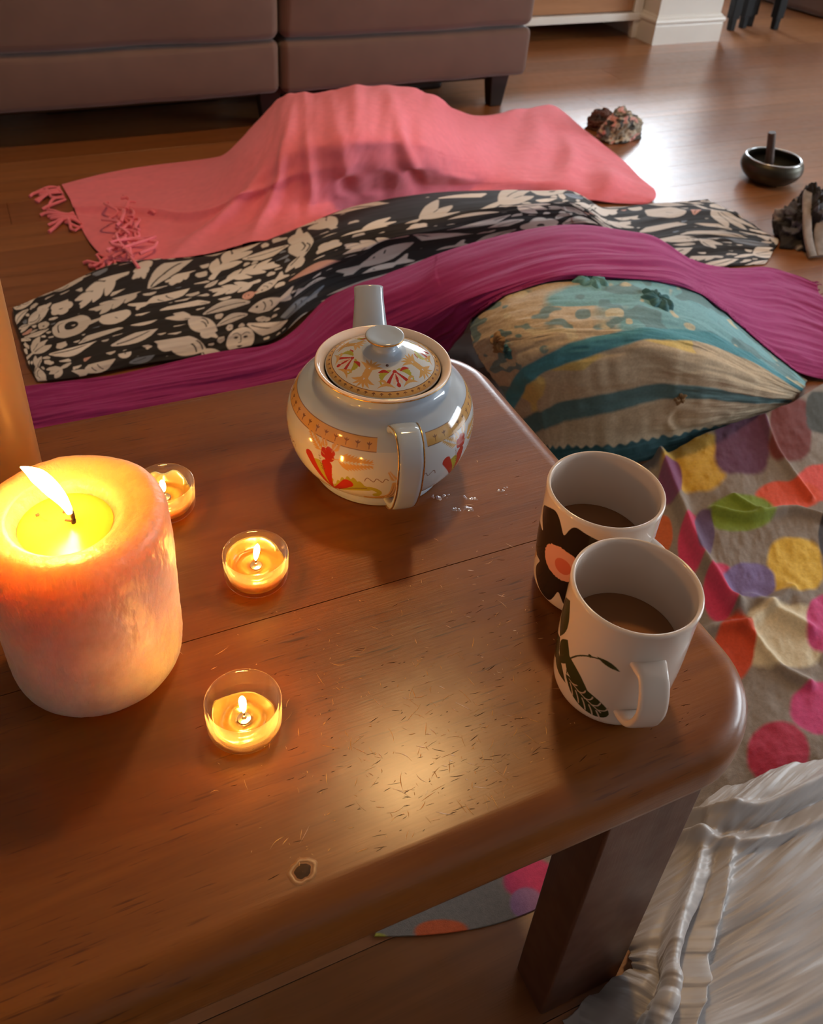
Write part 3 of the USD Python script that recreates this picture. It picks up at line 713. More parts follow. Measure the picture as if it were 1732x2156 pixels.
def floral(x, s=1.0):
    y0 = arc(0.0205); q = []
    q += [(put(scallop_leaf(0.026, 0.012), x + .001, y0 + .001, 0.12, s), GREEN), (put(scallop_leaf(0.026, 0.010, hook=False), x - .001, y0 + .001, PI - 0.75, s, True), GREEN)]
    q += [(put(stroke([(.004, .001), (.012, .0065), (.024, .009)], .0007), x, y0, .12, s), DARKG)]
    q += [(put(petal(.031, .001, .0062), x, y0, 2.10, s), RED), (put(petal(.027, .0012, .0070), x, y0, 1.62, s), RED), (put(petal(.021, .0012, .0070), x, y0, 0.86, s), RED)]
    q += [(put(blob(.0050, 3, .25, 1), x - .001, y0 + .031 * s, 0, s), RED)]
    q += [(put(wheat(.024, .013), x + .003, y0 + .029 * s, 0.10, s), GILT), (put(wheat(.020, .008), x - .004, y0 + .030 * s, 2.5, s), GILT),
          (put(wheat(.012, .005), x - .003, y0 + .033 * s, 2.0, s), GILT), (put(wheat(.010, .006), x + .002, y0 + .033 * s, 1.15, s), GILT), (put(wheat(.014, .003, 6), x - .004, y0 + .016 * s, 1.85, s), DARKG)]
    return q


def sheaf(x):
    y0 = arc(0.0175); q = []
    for kk, (bx, w) in enumerate(((-.012, .0038), (-.008, .0038), (-.004, .0035), (.004, .0035), (.008, .0038), (.012, .0038))):
        q.append((stroke([(x + bx * .45, y0 + .026), (x + bx * .6, y0 + .012), (x + bx * 1.5, y0 + .004), (x + bx * 2.3, y0 + .002)], w), GILT))
        q.append((stroke([(x + bx * .45, y0 + .026), (x + bx * .62, y0 + .012), (x + bx * 1.55, y0 + .003)], .0006), DARKG))
    q.append((sbox(x - .004, y0 - .001, x + .004, y0 + .027), GILT))
    q += [(put(lens(.020, .0035, .1), x - .008, y0 - .003, PI - .1), RED), (put(lens(.020, .0035, -.1), x + .008, y0 - .003, .1), RED)]
    q += [(put(wheat(.013, .006), x + d, y0 + .028, PI / 2 + s), GILT) for d, s in ((-.004, .5), (0, 0), (.004, -.5))]
    w_ = [(x + .010 + i * .0022, y0 + .030 + .0022 * math.sin(i * 2.1)) for i in range(9)]
    q += [(stroke(w_, .0006), DARKG), (stroke([(2 * x - a, b) for a, b in w_], .0006), DARKG)]
    sc = [(x + .022 + i * .002, arc(.0150) + .0011 * math.sin(i * 1.9)) for i in range(12)]
    q += [(stroke(sc, .0006), DARKG), (stroke([(2 * x - a, b) for a, b in sc], .0006), DARKG)]
    return q


for g in range(4):
    xs = (CIRC / 4) * (g + 0.5)
    xs = [0.056, CIRC / 2 - .058, CIRC / 2 + .058, CIRC - 0.056][g]
    SH += floral(xs, 1.32)
for xs in (0.0, CIRC / 4 + .008, CIRC / 2, 3 * CIRC / 4 - .008, CIRC):
    SH += sheaf(xs)
sub = col[k][:, order]
paint(sub, A, B, [(affinity.affine_transform(g, [0, 1, 1, 0, 0, 0]), cc) for g, cc in SH])
tmp = col[k]; tmp[:, order] = sub; col[k] = tmp
dense('pot_body', V, Fc, M['pot'], teapot, col.reshape(-1, 3))
obj('rim_gilding', lathe(round_profile([(0.05285, 0.1005), (0.0532, 0.1008), (0.0532, 0.1016), (0.05285, 0.1018)], 3, .0002), 120), M['gold'], teapot, smooth=True)

# lid: a dome with a gilt edge, a waisted knob on top
lid = thing('lid', parent=teapot)
lp = curve_pts([(0.0448, 0.0978), (0.0450, 0.0988), (0.0442, 0.0998), (0.0400, 0.1022), (0.0330, 0.1062), (0.0250, 0.1098), (0.0180, 0.1122), (0.0140, 0.1132), (0.0110, 0.1142), (0.0092, 0.1160), (0.0090, 0.1178)], 170)
n = 640; V, Fc = lathe(np.vstack([[(0.0, 0.0965), (0.043, 0.0965)], lp]), n)
col = np.ones((len(lp), n, 3)) * CREAM
col[lp[:, 0] < 0.0172] = (0.31, 0.37, 0.44)
th = np.arange(n) * 2 * PI / n
X2 = np.stack([lp[:, 0:1] * np.cos(th), lp[:, 0:1] * np.sin(th)], -1)
LS = [(Point(0, 0).buffer(.0446, 48).difference(Point(0, 0).buffer(.0402, 48)), GILT), (Point(0, 0).buffer(.0404, 48).difference(Point(0, 0).buffer(.0399, 48)), DARKG)]
for kk in range(44):
    a = kk * 2 * PI / 44
    LS.append((put(unary_union([lens(.0024, .0008), put(lens(.0020, .0007), 0, 0, .8), put(lens(.0020, .0007), 0, 0, -.8)]), .0412 * math.cos(a), .0412 * math.sin(a), a), DARKG))
for kk in range(4):
    a = AH + 0.10 + kk * PI / 2
    def at(x, y):           # x across (anticlockwise), y from the rim inwards
        return (.0385 - y) * math.cos(a) - x * math.sin(a), (.0385 - y) * math.sin(a) + x * math.cos(a)
    def loc_(g):
        return affinity.affine_transform(g, [-math.sin(a), -math.cos(a), math.cos(a), -math.sin(a), .0385 * math.cos(a), .0385 * math.sin(a)])
    for g, c in ((put(petal(.0125, .001, .0034), 0, .002, PI / 2), RED), (put(petal(.011, .001, .0028), -.001, .0125, -2.3), RED), (put(petal(.011, .001, .0028), .001, .0125, -.85), RED), (Point(0, .0025).buffer(.0016), RED),
                 (put(petal(.009, .001, .002), -.0004, .012, -1.9), (.46, .36, .3)), (put(petal(.009, .001, .002), .0004, .012, -1.25), (.46, .36, .3)),
                 (put(scallop_leaf(.012, .0046), .002, .0145, -.85), GREEN), (put(scallop_leaf(.012, .0046), -.002, .0145, PI + .85, 1, True), GREEN),
                 (put(lens(.014, .0024, .18), .003, .0005, .25), GILT), (put(lens(.014, .0024, .18), -.003, .0005, PI - .25, 1, True), GILT), (put(lens(.008, .002, .2), .008, .004, .6), GILT), (put(lens(.008, .002, .2), -.008, .004, PI - .6, 1, True), GILT)):
        LS.append((loc_(g), c))
    a = AH + 0.10 + (kk + .5) * PI / 2
    gs = [sbox(-.0028, .006, .0028, .0135)] + [put(lens(.010, .0022, .12 * sg), sg * .0014, .0125, PI / 2 - sg * q) for sg in (1, -1) for q in (.15, .55, .95)] + [put(lens(.009, .0022, -.15 * sg), sg * .0014, .007, -PI / 2 + sg * q) for sg in (1, -1) for q in (.2, .7, 1.2)]
    LS.append((loc_(unary_union(gs)), GILT))
    LS += [(loc_(put(lens(.009, .0026, .15), .0075, .013, .5)), RED), (loc_(put(lens(.009, .0026, -.15), -.0075, .013, PI - .5)), RED)]
ok = np.zeros(len(lp), bool); ok[:] = lp[:, 0] > 0.0165
fx_, fy_ = X2[..., 0], X2[..., 1]
for g, c in LS:
    x0, y0, x1, y1 = g.bounds
    mk = (fx_ > x0) & (fx_ < x1) & (fy_ > y0) & (fy_ < y1) & ok[:, None]
    if not mk.any(): continue
    shapely.prepare(g)
    hit = shapely.contains_xy(g, fx_[mk], fy_[mk]); cc = col[mk]; cc[hit] = c; col[mk] = cc
dense('lid_dome', V, Fc, M['pot'], lid, np.vstack([np.ones((2 * n, 3)) * CREAM, col.reshape(-1, 3)]))
obj('knob', lathe(curve_pts([(0.0090, 0.1172), (0.0092, 0.1190), (0.0112, 0.1218), (0.0138, 0.1240), (0.0148, 0.1254), (0.0146, 0.1266), (0.0134, 0.1270), (0.006, 0.1264), (0.0, 0.1263)], 60), 96), M['pot_plain'], lid, smooth=True)
obj('knob_gilding', lathe(round_profile([(0.01470, 0.1248), (0.01500, 0.1252), (0.01495, 0.1261), (0.01450, 0.1264)], 3, .0002), 96), M['gold'], lid, smooth=True)
va = AH - .10
obj('vent_hole', lathe([(0, 0.0006), (0.0009, 0.0006), (0.0012, 0.0), (0.0012, -.001)], 16, (.0195 * math.cos(va), .0195 * math.sin(va), .1117)), M['wick'], lid, smooth=True)

# spout: a flattened tube, wide at the root
sd = np.array([math.cos(AS), math.sin(AS), 0]); sside = np.array([-sd[1], sd[0], 0]); zz = np.array([0, 0, 1.0])
sp = curve_pts([(0.058, 0.036, .026, .022), (0.076, 0.048, .0215, .0165), (0.090, 0.067, .0165, .0120), (0.101, 0.084, .0140, .0095), (0.1125, 0.0975, .0128, .0082), (0.1170, 0.1020, .0128, .0080)], 50)
c3 = sp[:, 0:1] * sd + sp[:, 1:2] * zz; tt = frame_of(c3); nn = np.cross(sside, tt)
an = np.arange(40) * 2 * PI / 40
rings = [c3[i] + sp[i, 2] * np.sign(np.cos(an))[:, None] * np.abs(np.cos(an))[:, None] ** .8 * sside + sp[i, 3] * np.sin(an)[:, None] * nn[i] for i in range(50)]
inner = [c3[i] + (sp[i, 2] - .0022) * np.cos(an)[:, None] * sside + (sp[i, 3] - .0022) * np.sin(an)[:, None] * nn[i] for i in range(49, 25, -2)]
Vs = np.array(rings + inner)
obj('spout', (Vs.reshape(-1, 3), grid_faces(len(Vs), 40, True)), M['pot_plain'], teapot, smooth=True)
# handle: a flat strap loop
hd = np.array([math.cos(AH), math.sin(AH), 0]); hs = np.array([-hd[1], hd[0], 0])
hp = curve_pts([(0.061, 0.0835, .0125), (0.0700, 0.0905, .0120), (0.0800, 0.0930, .0112), (0.0895, 0.0870, .0110), (0.0940, 0.0740, .0110), (0.0930, 0.0560, .0108), (0.0880, 0.0390, .0106), (0.0800, 0.0250, .0106), (0.0700, 0.0180, .0110), (0.0610, 0.0160, .0115)], 70)
c3 = hp[:, 0:1] * hd + hp[:, 1:2] * zz; tt = frame_of(c3); nn = np.cross(hs, tt); an = np.arange(28) * 2 * PI / 28
ca, sa = np.sign(np.cos(an)) * np.abs(np.cos(an)) ** .45, np.sign(np.sin(an)) * np.abs(np.sin(an)) ** .6
Vh = np.array([c3[i] + ca[:, None] * hp[i, 2] * .86 * hs + sa[:, None] * .0034 * nn[i] for i in range(70)])
obj('handle', (Vh.reshape(-1, 3), grid_faces(70, 28, True)), M['pot_plain'], teapot, smooth=True)
for sg in (1, -1):
    obj('handle_gilding', sweep(c3[4:-4] + hs * hp[4:-4, 2:3] * sg * .86 + nn[4:-4] * -.0022, .00055, 6), M['gold'], teapot)

sw = []
r = random.Random(12)
for px, py, sx, sy, kq in ((930, 1045, 22, 9, 7), (965, 1070, 22, 6, 6), (1062, 1030, 9, 14, 5), (985, 1050, 30, 14, 5)):
    for _ in range(kq):
        c = P(r.gauss(px, sx * .6), r.gauss(py, sy * .6), ZT); rad = 0.0007 + 0.0022 * r.random() ** 2; el = 0.5 + 1.2 * r.random(); a = r.random() * PI
        q = np.linspace(0, 2 * PI, 18, endpoint=False); ring = np.c_[np.cos(q) * rad * el, np.sin(q) * rad * (1 + .3 * np.sin(3 * q + a))]
        ring = ring @ np.array([[math.cos(a), math.sin(a)], [-math.sin(a), math.cos(a)]])
        V = np.array([np.c_[c[:2] + ring * s_, np.full(18, ZT + h_)] for s_, h_ in ((1.0, -.0001), (.92, .0003), (.6, .0006), (.001, .0007))])
        sw.append((V.reshape(-1, 3), grid_faces(4, 18, True)))
tag(obj('water_spill', join(sw), M['water'], smooth=True), 'scattered drops of spilt water on the table to the right of the teapot', 'water drops', kind='stuff')

# ------------------------------------------------------------------ cloths: control nets of points in the room, draped over cushions
def net(rows, nu, nv, smooth=1.5, tuck=None):
    """rows (back to front) of (px, py, z): points read off the photograph at their height above the floor."""
    C = np.array([[P(a, b, c) for a, b, c in r] for r in rows])
    if tuck:                       # the back edge drops straight behind the crest instead of running on under its neighbour
        C[0] = C[1] + [0.006, 0.014, 0]; C[0, :, 2] = C[1, :, 2] * tuck
    G = PchipInterpolator(np.linspace(0, 1, C.shape[0]), C, axis=0)(np.linspace(0, 1, nv))
    G = PchipInterpolator(np.linspace(0, 1, C.shape[1]), G, axis=1)(np.linspace(0, 1, nu))
    if smooth:
        for c in range(3):
            G[..., c] = gaussian_filter(G[..., c], (smooth * nv / 100, smooth * nu / 100), mode='nearest')
    return G


def normals(G):
    du, dv = np.gradient(G, axis=1), np.gradient(G, axis=0)
    n = np.cross(dv, du); n /= np.maximum(np.linalg.norm(n, axis=2, keepdims=True), 1e-12)
    return np.where(n[..., 2:] < -0.2, -n, n)


def folds(G, fn, lift=0.0015):
    n = normals(G); n = np.stack([gaussian_filter(n[..., c], 4) for c in range(3)], -1)
    G = G + n * fn[..., None]
    G[..., 2] = np.maximum(G[..., 2], lift + 0.0006 * np.clip(fn, 0, None) / .004)
    return G


def rest_on(top, under, gap, cell=.006):
    """Lifts the cloth 'top' wherever it would dip into the cloth 'under'."""
    lo = under[..., :2].reshape(-1, 2).min(0); q = ((under[..., :2] - lo) / cell).astype(int); n = q.reshape(-1, 2).max(0) + 2
    h = np.full(n, -1.0); np.maximum.at(h, (q[..., 0], q[..., 1]), under[..., 2])
    t = ((top[..., :2] - lo) / cell).astype(int); ok = ((t >= 0) & (t < n)).all(-1); t = np.clip(t, 0, n - 1)
    z = np.where(ok, h[t[..., 0], t[..., 1]], -1.0)
    d = np.maximum(z + gap - top[..., 2], 0) * (z > 0)
    d = np.maximum(d, gaussian_filter(d, 2)); out = top.copy(); out[..., 2] += d
    return out


def uv(G):
    nv, nu = G.shape[:2]; return np.meshgrid(np.linspace(0, 1, nu), np.linspace(0, 1, nv))


def noise2(a, b, seed, octv=3):
    return meshkit.fbm(np.stack([a, b, np.full(np.shape(a), seed * 3.7)], -1), octv, seed) - 0.5


def cloth_mesh(name, G, m, col=None, parent=None, **tags):
    """The cloth as a thin sheet with a turned-under edge."""
    nv, nu = G.shape[:2]
    E = np.pad(G, ((1, 1), (1, 1), (0, 0)), mode='edge')
    E[0, :, 2] -= .0014; E[-1, :, 2] -= .0014; E[:, 0, 2] -= .0014; E[:, -1, 2] -= .0014
    Fc = grid_faces(nv + 2, nu + 2)[:, ::-1]
    c = None if col is None else np.pad(col, ((1, 1), (1, 1), (0, 0)), mode='edge').reshape(-1, 3)
    return dense(name, E.reshape(-1, 3), Fc, m, parent, c, **tags)


# --- pink shawl over a cushion, in front of the sofa
PINK = [
 [(118, 392, 0), (290, 352, 0), (460, 330, 0), (560, 272, 0), (640, 250, 0), (760, 245, 0), (900, 250, 0), (1000, 262, 0), (1090, 228, .03), (1155, 218, .03), (1215, 262, 0)],
 [(125, 405, .004), (300, 372, .01), (450, 345, .05), (575, 218, .15), (645, 194, .20), (750, 186, .215), (870, 182, .20), (950, 236, .11), (1060, 262, .035), (1160, 250, .03), (1262, 298, .008)],
 [(132, 418, .004), (315, 395, .012), (455, 380, .08), (570, 275, .185), (650, 235, .225), (750, 225, .235), (865, 225, .22), (960, 280, .14), (1070, 295, .035), (1180, 290, .02), (1312, 335, .005)],
 [(140, 432, .004), (310, 425, .02), (450, 425, .07), (565, 350, .155), (650, 310, .205), (750, 300, .215), (860, 300, .20), (970, 330, .125), (1090, 330, .035), (1210, 330, .022), (1352, 372, .012)],
 [(150, 447, .004), (290, 455, .02), (420, 465, .05), (555, 415, .10), (650, 375, .14), (750, 362, .15), (860, 354, .145), (980, 366, .085), (1100, 360, .04), (1230, 365, .025), (1388, 402, .012)],
 [(160, 462, .004), (260, 480, .02), (390, 505, .03), (540, 470, .07), (645, 435, .085), (745, 412, .085), (855, 398, .08), (980, 388, .05), (1110, 382, .04), (1250, 395, .022), (1384, 424, .01)],
 [(172, 480, .004), (232, 552, .012), (380, 545, .042), (540, 510, .075), (640, 478, .075), (740, 445, .05), (850, 428, .04), (970, 412, .03), (1100, 402, .02), (1250, 424, .008), (1365, 430, .003)],
]
G = net(PINK, 420, 260, 1.6); U, Vv = uv(G)
hump = np.clip((G[..., 2] - .02) / .1, 0, 1)
fn = .022 * noise2(U * 24, Vv * 2.2 + U * 4, 1, 2) * (0.35 + hump) + .006 * noise2(U * 9, Vv * 9, 2) + .0025 * noise2(U * 55 + Vv * 12, Vv * 10, 3) * hump
for u0, v0, du, dv, h, sl_ in ((.33, .62, .016, .25, .012, .10), (.40, .66, .014, .22, .010, -.02), (.47, .60, .02, .25, .007, -.05), (.60, .62, .014, .3, .008, -.10), (.25, .70, .02, .2, .012, .2), (.13, .62, .25, .03, .008, -.1), (.83, .42, .03, .2, .007, .15), (.93, .75, .02, .18, .010, .1), (.88, .6, .02, .25, .008, .12)):
    w = U - u0 + sl_ * (Vv - v0)
    fn += 1.9 * h * np.exp(-(w / du) ** 2 - ((Vv - v0) / dv) ** 2)
G = folds(G, fn)
pink = thing('shawl', 'coral pink wool shawl draped over a cushion in front of the sofa, with tasselled ends', 'shawl')
cloth_mesh('shawl_cloth', G, M['pink'], parent=pink)
r = random.Random(7)


def tassels(specs, rad):
    ms = []
    for (x0, y0, z0), (x1, y1, z1), wv in specs:
        t = np.linspace(0, 1, 8)[:, None]; a = P(x0, y0, z0); b = P(x1, y1, z1)
        q = a + (b - a) * t; s = np.array([-(b - a)[1], (b - a)[0], 0])
        q = q + s * (wv * np.sin(t * PI * (1 + abs(wv) * 3))); q[:, 2] = np.maximum(q[:, 2] + .006 * np.sin(t[:, 0] * PI), .0025)
        ms.append(sweep(q, np.interp(t[:, 0], [0, .5, 1], [rad * .8, rad, rad * 1.2]), 6))
    return ms


for (ax, ay, bx, by, dx, dy, kq, zz0) in ((120, 393, 134, 420, -64, 16, 9, .004), (150, 447, 172, 480, -62, 6, 9, .004)):
    sp_ = []
    for q in range(kq):
        f = q / (kq - 1); x0, y0 = ax + (bx - ax) * f, ay + (by - ay) * f
        sp_.append(((x0 + 4, y0, zz0), (x0 + dx * (.55 + .55 * r.random()), y0 + dy + r.gauss(0, 10), .003), r.gauss(0, .18)))
    obj('tassel_fringe', join(tassels(sp_, .0035)), M['pink'], pink, smooth=40)
sp_ = []
for q in range(26):
    x0, y0 = r.gauss(262, 18), r.gauss(478, 26)
    sp_.append(((x0, y0, .03), (x0 + r.gauss(0, 16), y0 + r.gauss(8, 24), .03 + .02 * r.random()), r.gauss(0, .3)))
for q in range(7):
    x0, y0 = r.gauss(236, 6), r.gauss(545, 9)
    sp_.append(((x0, y0, .012), (x0 - 22 - 30 * r.random(), y0 + r.gauss(4, 12), .004), r.gauss(0, .4)))
obj('tassel_fringe', join(tassels(sp_, .0032)), M['pink'], pink, smooth=40)

# --- black scarf printed with cream figures
SCARF = [
 [(22, 640, 0), (110, 603, 0), (250, 543, 0), (420, 515, 0), (560, 478, .003), (720, 415, .01), (880, 388, .01), (1050, 380, .01), (1190, 378, .01), (1300, 420, 0), (1420, 415, 0), (1490, 412, 0)],
 [(24, 650, .008), (115, 613, .015), (257, 552, .02), (425, 533, .03), (570, 497, .05), (730, 440, .09), (890, 413, .115), (1060, 404, .135), (1185, 402, .14), (1275, 440, .05), (1390, 428, .015), (1500, 421, .006)],
 [(32, 685, .012), (120, 655, .03), (260, 610, .05), (430, 575, .07), (580, 530, .10), (740, 480, .14), (900, 450, .16), (1060, 435, .17), (1190, 425, .16), (1300, 466, .06), (1440, 448, .02), (1560, 456, .008)],
 [(42, 718, .012), (130, 695, .03), (270, 655, .055), (440, 620, .075), (580, 580, .09), (730, 520, .12), (890, 490, .14), (1060, 465, .14), (1210, 455, .12), (1330, 500, .05), (1470, 485, .02), (1640, 500, .006)],
 [(55, 760, .01), (140, 740, .025), (280, 705, .04), (440, 675, .05), (570, 645, .06), (700, 575, .07), (870, 540, .07), (1050, 510, .07), (1230, 500, .06), (1350, 525, .035), (1500, 518, .014), (1632, 530, .005)],
 [(76, 803, .003), (170, 793, .008), (290, 768, .01), (430, 748, .012), (560, 722, .015), (660, 650, .02), (840, 590, .02), (1040, 550, .02), (1240, 540, .015), (1380, 553, .012), (1500, 560, .007), (1614, 555, .003)],
]
G = net(SCARF, 1000, 300, 1.0, tuck=.25); U, Vv = uv(G)
mid = np.sin(PI * np.clip(U * 1.05, 0, 1))
fn = .012 * noise2(U * 5, Vv * 13 + U * 5, 11) + .006 * noise2(U * 14 + Vv * 3, Vv * 26, 12) + .010 * np.exp(-((Vv - .68 + .5 * (U - .45)) / .05) ** 2) * np.exp(-((U - .45) / .12) ** 2)
fn += .006 * noise2(U * 18, Vv * 7, 13) * (U > .72)
G = folds(G, fn)
LU, LV = 2.05, 0.62
BLACK, CRM = (0.013, 0.009, 0.009), (0.66, 0.59, 0.54)


def motif(kind, rg):
    """A figure about 1 unit long: [(polygon, ink)] with 0 = cream, 1 = black line, 2 = tinted."""
    c = lambda w: 1
    if kind == 'face':
        return [(Point(0, 0).buffer(.5), 0), (put(lens(.22, .10), -.30, .12), 1), (put(lens(.22, .10), .08, .12), 1), (stroke([(-.02, .22), (.03, -.08), (-.06, -.10)], .035), 1), (put(lens(.24, .09, -.1), -.12, -.25), 1),
                (stroke([(-.34, .25), (-.18, .30), (-.06, .22)], .03), 1), (stroke([(.06, .22), (.2, .30), (.34, .25)], .03), 1)]
    if kind == 'bird':
        b = unary_union([put(lens(.9, .42, .08), -.35, 0), Point(.42, .16).buffer(.15), Polygon([(.52, .2), (.72, .12), (.52, .08)]), put(lens(.5, .16), -.30, .02, 2.7), put(lens(.5, .14), -.30, .02, 3.2)])
        return [(b, 0), (Point(.45, .19).buffer(.03), 1), (stroke([(-.2, .1), (.05, -.02), (.25, .06)], .03), 1), (stroke([(-.28, .0), (0, -.12), (.2, -.04)], .03), 1), (stroke([(-.3, .05), (-.5, .16), (-.62, .22)], .025), 1)]
    if kind == 'leaf':
        return [(put(lens(1.1, .3, .1), -.55, 0), 0), (stroke([(-.5, 0), (0, .09), (.45, .03)], .03), 1)]
    if kind == 'fish':
        return [(unary_union([put(lens(.9, .4), -.3, 0), Polygon([(-.22, 0), (-.6, .22), (-.5, 0), (-.6, -.22)])]), 0), (Point(.38, .04).buffer(.04), 1), (stroke([(.2, .15), (.14, 0), (.2, -.15)], .03), 1), (stroke([(.0, .12), (-.05, 0), (.0, -.12)], .03), 1)]
    if kind == 'flower':
        return [(unary_union([put(Point(0, 0).buffer(.24), .3 * math.cos(k * 1.2566), .3 * math.sin(k * 1.2566)) for k in range(5)]), 0), (Point(0, 0).buffer(.12), 1)]
    if kind == 'curl':
        return [(Point(0, 0).buffer(.42).difference(Point(.04, .02).buffer(.19)), 0), (put(lens(.8, .2, .15), .1, -.32, -.1), 0), (stroke([(-.3, .02), (-.1, .30), (.2, .26)], .03), 1)]
    if kind == 'tulip':
        return [(unary_union([put(lens(.75, .24, .05 * q), 0, 0, .45 * q) for q in (-1, 0, 1)] + [put(lens(.6, .1), -.55, 0)]), 0), (stroke([(.1, .04), (.5, .12)], .025), 1), (stroke([(.1, -.04), (.5, -.12)], .025), 1)]
    if kind == 'branch':
        return [(unary_union([stroke([(-.55, -.04), (0, .04), (.55, 0)], .06)] + [put(lens(.42, .13, .05), x, .02, a) for x, a in ((-.4, .6), (-.1, .55), (.2, .5), (-.3, -.6), (0, -.55), (.28, -.45))]), 0)]
    return [(put(lens(.5, .2, .2), -.25, 0), 0)]


def figures(LUx, LVx, seed, n, big, small, ang=.5):
    rg = random.Random(seed); placed, out = [], []
    kinds = ['bird', 'leaf', 'face', 'fish', 'curl', 'tulip', 'branch', 'flower', 'bird', 'leaf', 'tulip', 'branch', 'leaf']
    for i in range(n):
        s = big + (small - big) * min(1, i / (n * .55)); s *= .85 + .3 * rg.random()
        kd = rg.choice(kinds) if i < n * .6 else rg.choice(['leaf', 'bit', 'leaf', 'flower', 'bit', 'branch'])
        if kd == 'flower': s *= .6
        if kd == 'face': s *= .8
        x, y, a = rg.random() * LUx, rg.random() * LVx, rg.gauss(0, ang) + rg.choice([0, PI])
        fl = rg.random() < .5
        gs = [(put(g, x, y, a, s, fl), k) for g, k in motif(kd, rg)]
        gs[0] = (gs[0][0].buffer(.0040), gs[0][1]); foot = gs[0][0].buffer(.0006)
        x0, y0, x1, y1 = foot.bounds
        if any(not (x1 < b[0] or b[2] < x0 or y1 < b[1] or b[3] < y0) and foot.intersects(f) for b, f in placed): continue
        placed.append((foot.bounds, foot))
        tint = CRM
        t = rg.random(); k = .85 + .3 * rg.random()
        if t < .07: tint = (.20, .23, .29)
        elif t < .13: tint = (.60, .32, .26)
        for g, kk in gs:
            out.append((g, BLACK if kk == 1 else tuple(np.array(tint) * k)))
    return out


col = np.ones(G.shape) * BLACK
FIGS = figures(LU, LV, 21, 9000, .130, .024)
Tg = (Vv + .04 * np.sin(U * 9)) * LV
paint(col, Tg, U * LU, [(affinity.affine_transform(g, [0, 1, 1, 0, 0, 0]), c) for g, c in FIGS])
cloth_mesh('patterned_scarf', G, M['scarf'], col)
tag(stage.GetPrimAtPath('/World/patterned_scarf'), 'black cotton scarf printed with cream birds, faces and leaves, on the floor', 'scarf')

# --- magenta scarf over the patterned one and over the big cushion
PURP = [
 [(30, 795, 0), (200, 780, 0), (400, 742, 0), (570, 698, 0), (690, 600, .005), (825, 545, .03), (1000, 492, .06), (1200, 462, .08), (1330, 480, .05), (1450, 545, .01), (1580, 548, 0), (1700, 556, 0)],
 [(40, 815, .012), (200, 796, .02), (400, 760, .03), (580, 724, .045), (700, 618, .075), (838, 565, .12), (1000, 509, .17), (1200, 472, .2), (1345, 495, .18), (1472, 560, .07), (1600, 563, .02), (1722, 600, .006)],
 [(45, 840, .012), (200, 820, .025), (400, 790, .032), (590, 755, .05), (710, 680, .09), (850, 620, .15), (1000, 562, .205), (1200, 520, .23), (1365, 533, .21), (1492, 585, .09), (1615, 605, .028), (1745, 650, .01)],
 [(50, 880, .008), (200, 860, .018), (400, 830, .018), (600, 800, .028), (740, 740, .06), (872, 690, .11), (1003, 622, .20), (1200, 570, .232), (1385, 572, .212), (1505, 618, .11), (1630, 655, .032), (1760, 710, .012)],
 [(52, 915, 0), (200, 900, 0), (400, 880, 0), (620, 850, 0), (770, 800, .01), (900, 735, .05), (988, 690, .14), (1010, 640, .19), (1400, 588, .205), (1520, 655, .115), (1635, 720, .04), (1760, 760, .012)],
 [(55, 950, 0), (200, 940, 0), (400, 920, 0), (620, 890, 0), (780, 850, 0), (900, 800, .01), (978, 745, .05), (1000, 660, .165), (1412, 592, .195), (1540, 668, .11), (1652, 770, .03), (1760, 800, .006)],
]
PURP[4][7] = (1200, 578, .238); PURP[5][7] = (1200, 583, .232); PURP[5][8] = (1412, 593, .207); PURP[4][8] = (1400, 588, .215); PURP[5][6] = (1000, 660, .18)
G = net(PURP, 620, 260, 1.0, tuck=.55); U, Vv = uv(G)
fn = .018 * noise2(U * 4, Vv * 17 + U * 6, 31, 2) + .010 * noise2(U * 10, Vv * 34 + U * 8, 32) + .006 * noise2(U * 9 + 3, Vv * 9, 33)
fn += (U > .8) * .010 * noise2(U * 16, Vv * 12 + U * 3, 34) + (U < .5) * .012 * noise2(U * 18 + Vv * 4, Vv * 6, 35, 2)
G = folds(G, fn)
GP = G

# --- teal and beige cushion cover
PIL = [
 [(985, 655, .04), (1060, 592, .1), (1180, 562, .14), (1300, 557, .15), (1440, 582, .12), (1560, 690, .04), (1705, 805, .0)],
 [(1000, 640, .12), (1070, 592, .185), (1190, 575, .205), (1310, 571, .205), (1440, 594, .175), (1570, 700, .085), (1698, 812, .012)],
 [(990, 690, .15), (1070, 650, .215), (1190, 630, .235), (1320, 625, .235), (1450, 660, .205), (1580, 745, .12), (1694, 820, .022)],
 [(998, 740, .14), (1080, 710, .21), (1200, 695, .235), (1330, 695, .235), (1460, 720, .2), (1590, 785, .11), (1685, 828, .02)],
 [(1030, 790, .11), (1100, 780, .17), (1210, 770, .19), (1340, 765, .19), (1470, 790, .16), (1590, 820, .09), (1675, 838, .015)],
 [(1070, 850, .06), (1130, 855, .1), (1220, 850, .12), (1350, 845, .12), (1470, 850, .1), (1580, 855, .05), (1660, 852, .01)],
 [(1105, 925, .0), (1150, 935, .03), (1230, 938, .035), (1350, 928, .035), (1460, 905, .03), (1560, 886, .018), (1640, 864, .004)],
 [(1115, 965, 0), (1160, 985, 0), (1240, 990, 0), (1360, 970, 0), (1470, 935, 0), (1580, 905, 0), (1650, 876, 0)],
]
G = net(PIL, 640, 420, 1.4); U, Vv = uv(G)
fn = np.clip(Vv * 5, .15, 1) * .012 * noise2(U * 5, Vv * 22 + U * 3, 41) + .007 * noise2(U * 12, Vv * 40, 42) * (Vv < .45) + .006 * noise2(U * 20, Vv * 5, 43, 2) * (Vv > .45) + .005 * noise2(U * 9, Vv * 9, 44)
G = folds(G, fn)
GC = G
GP = rest_on(GP, GC, .002)
row = Vv * 7; bu = U * 6
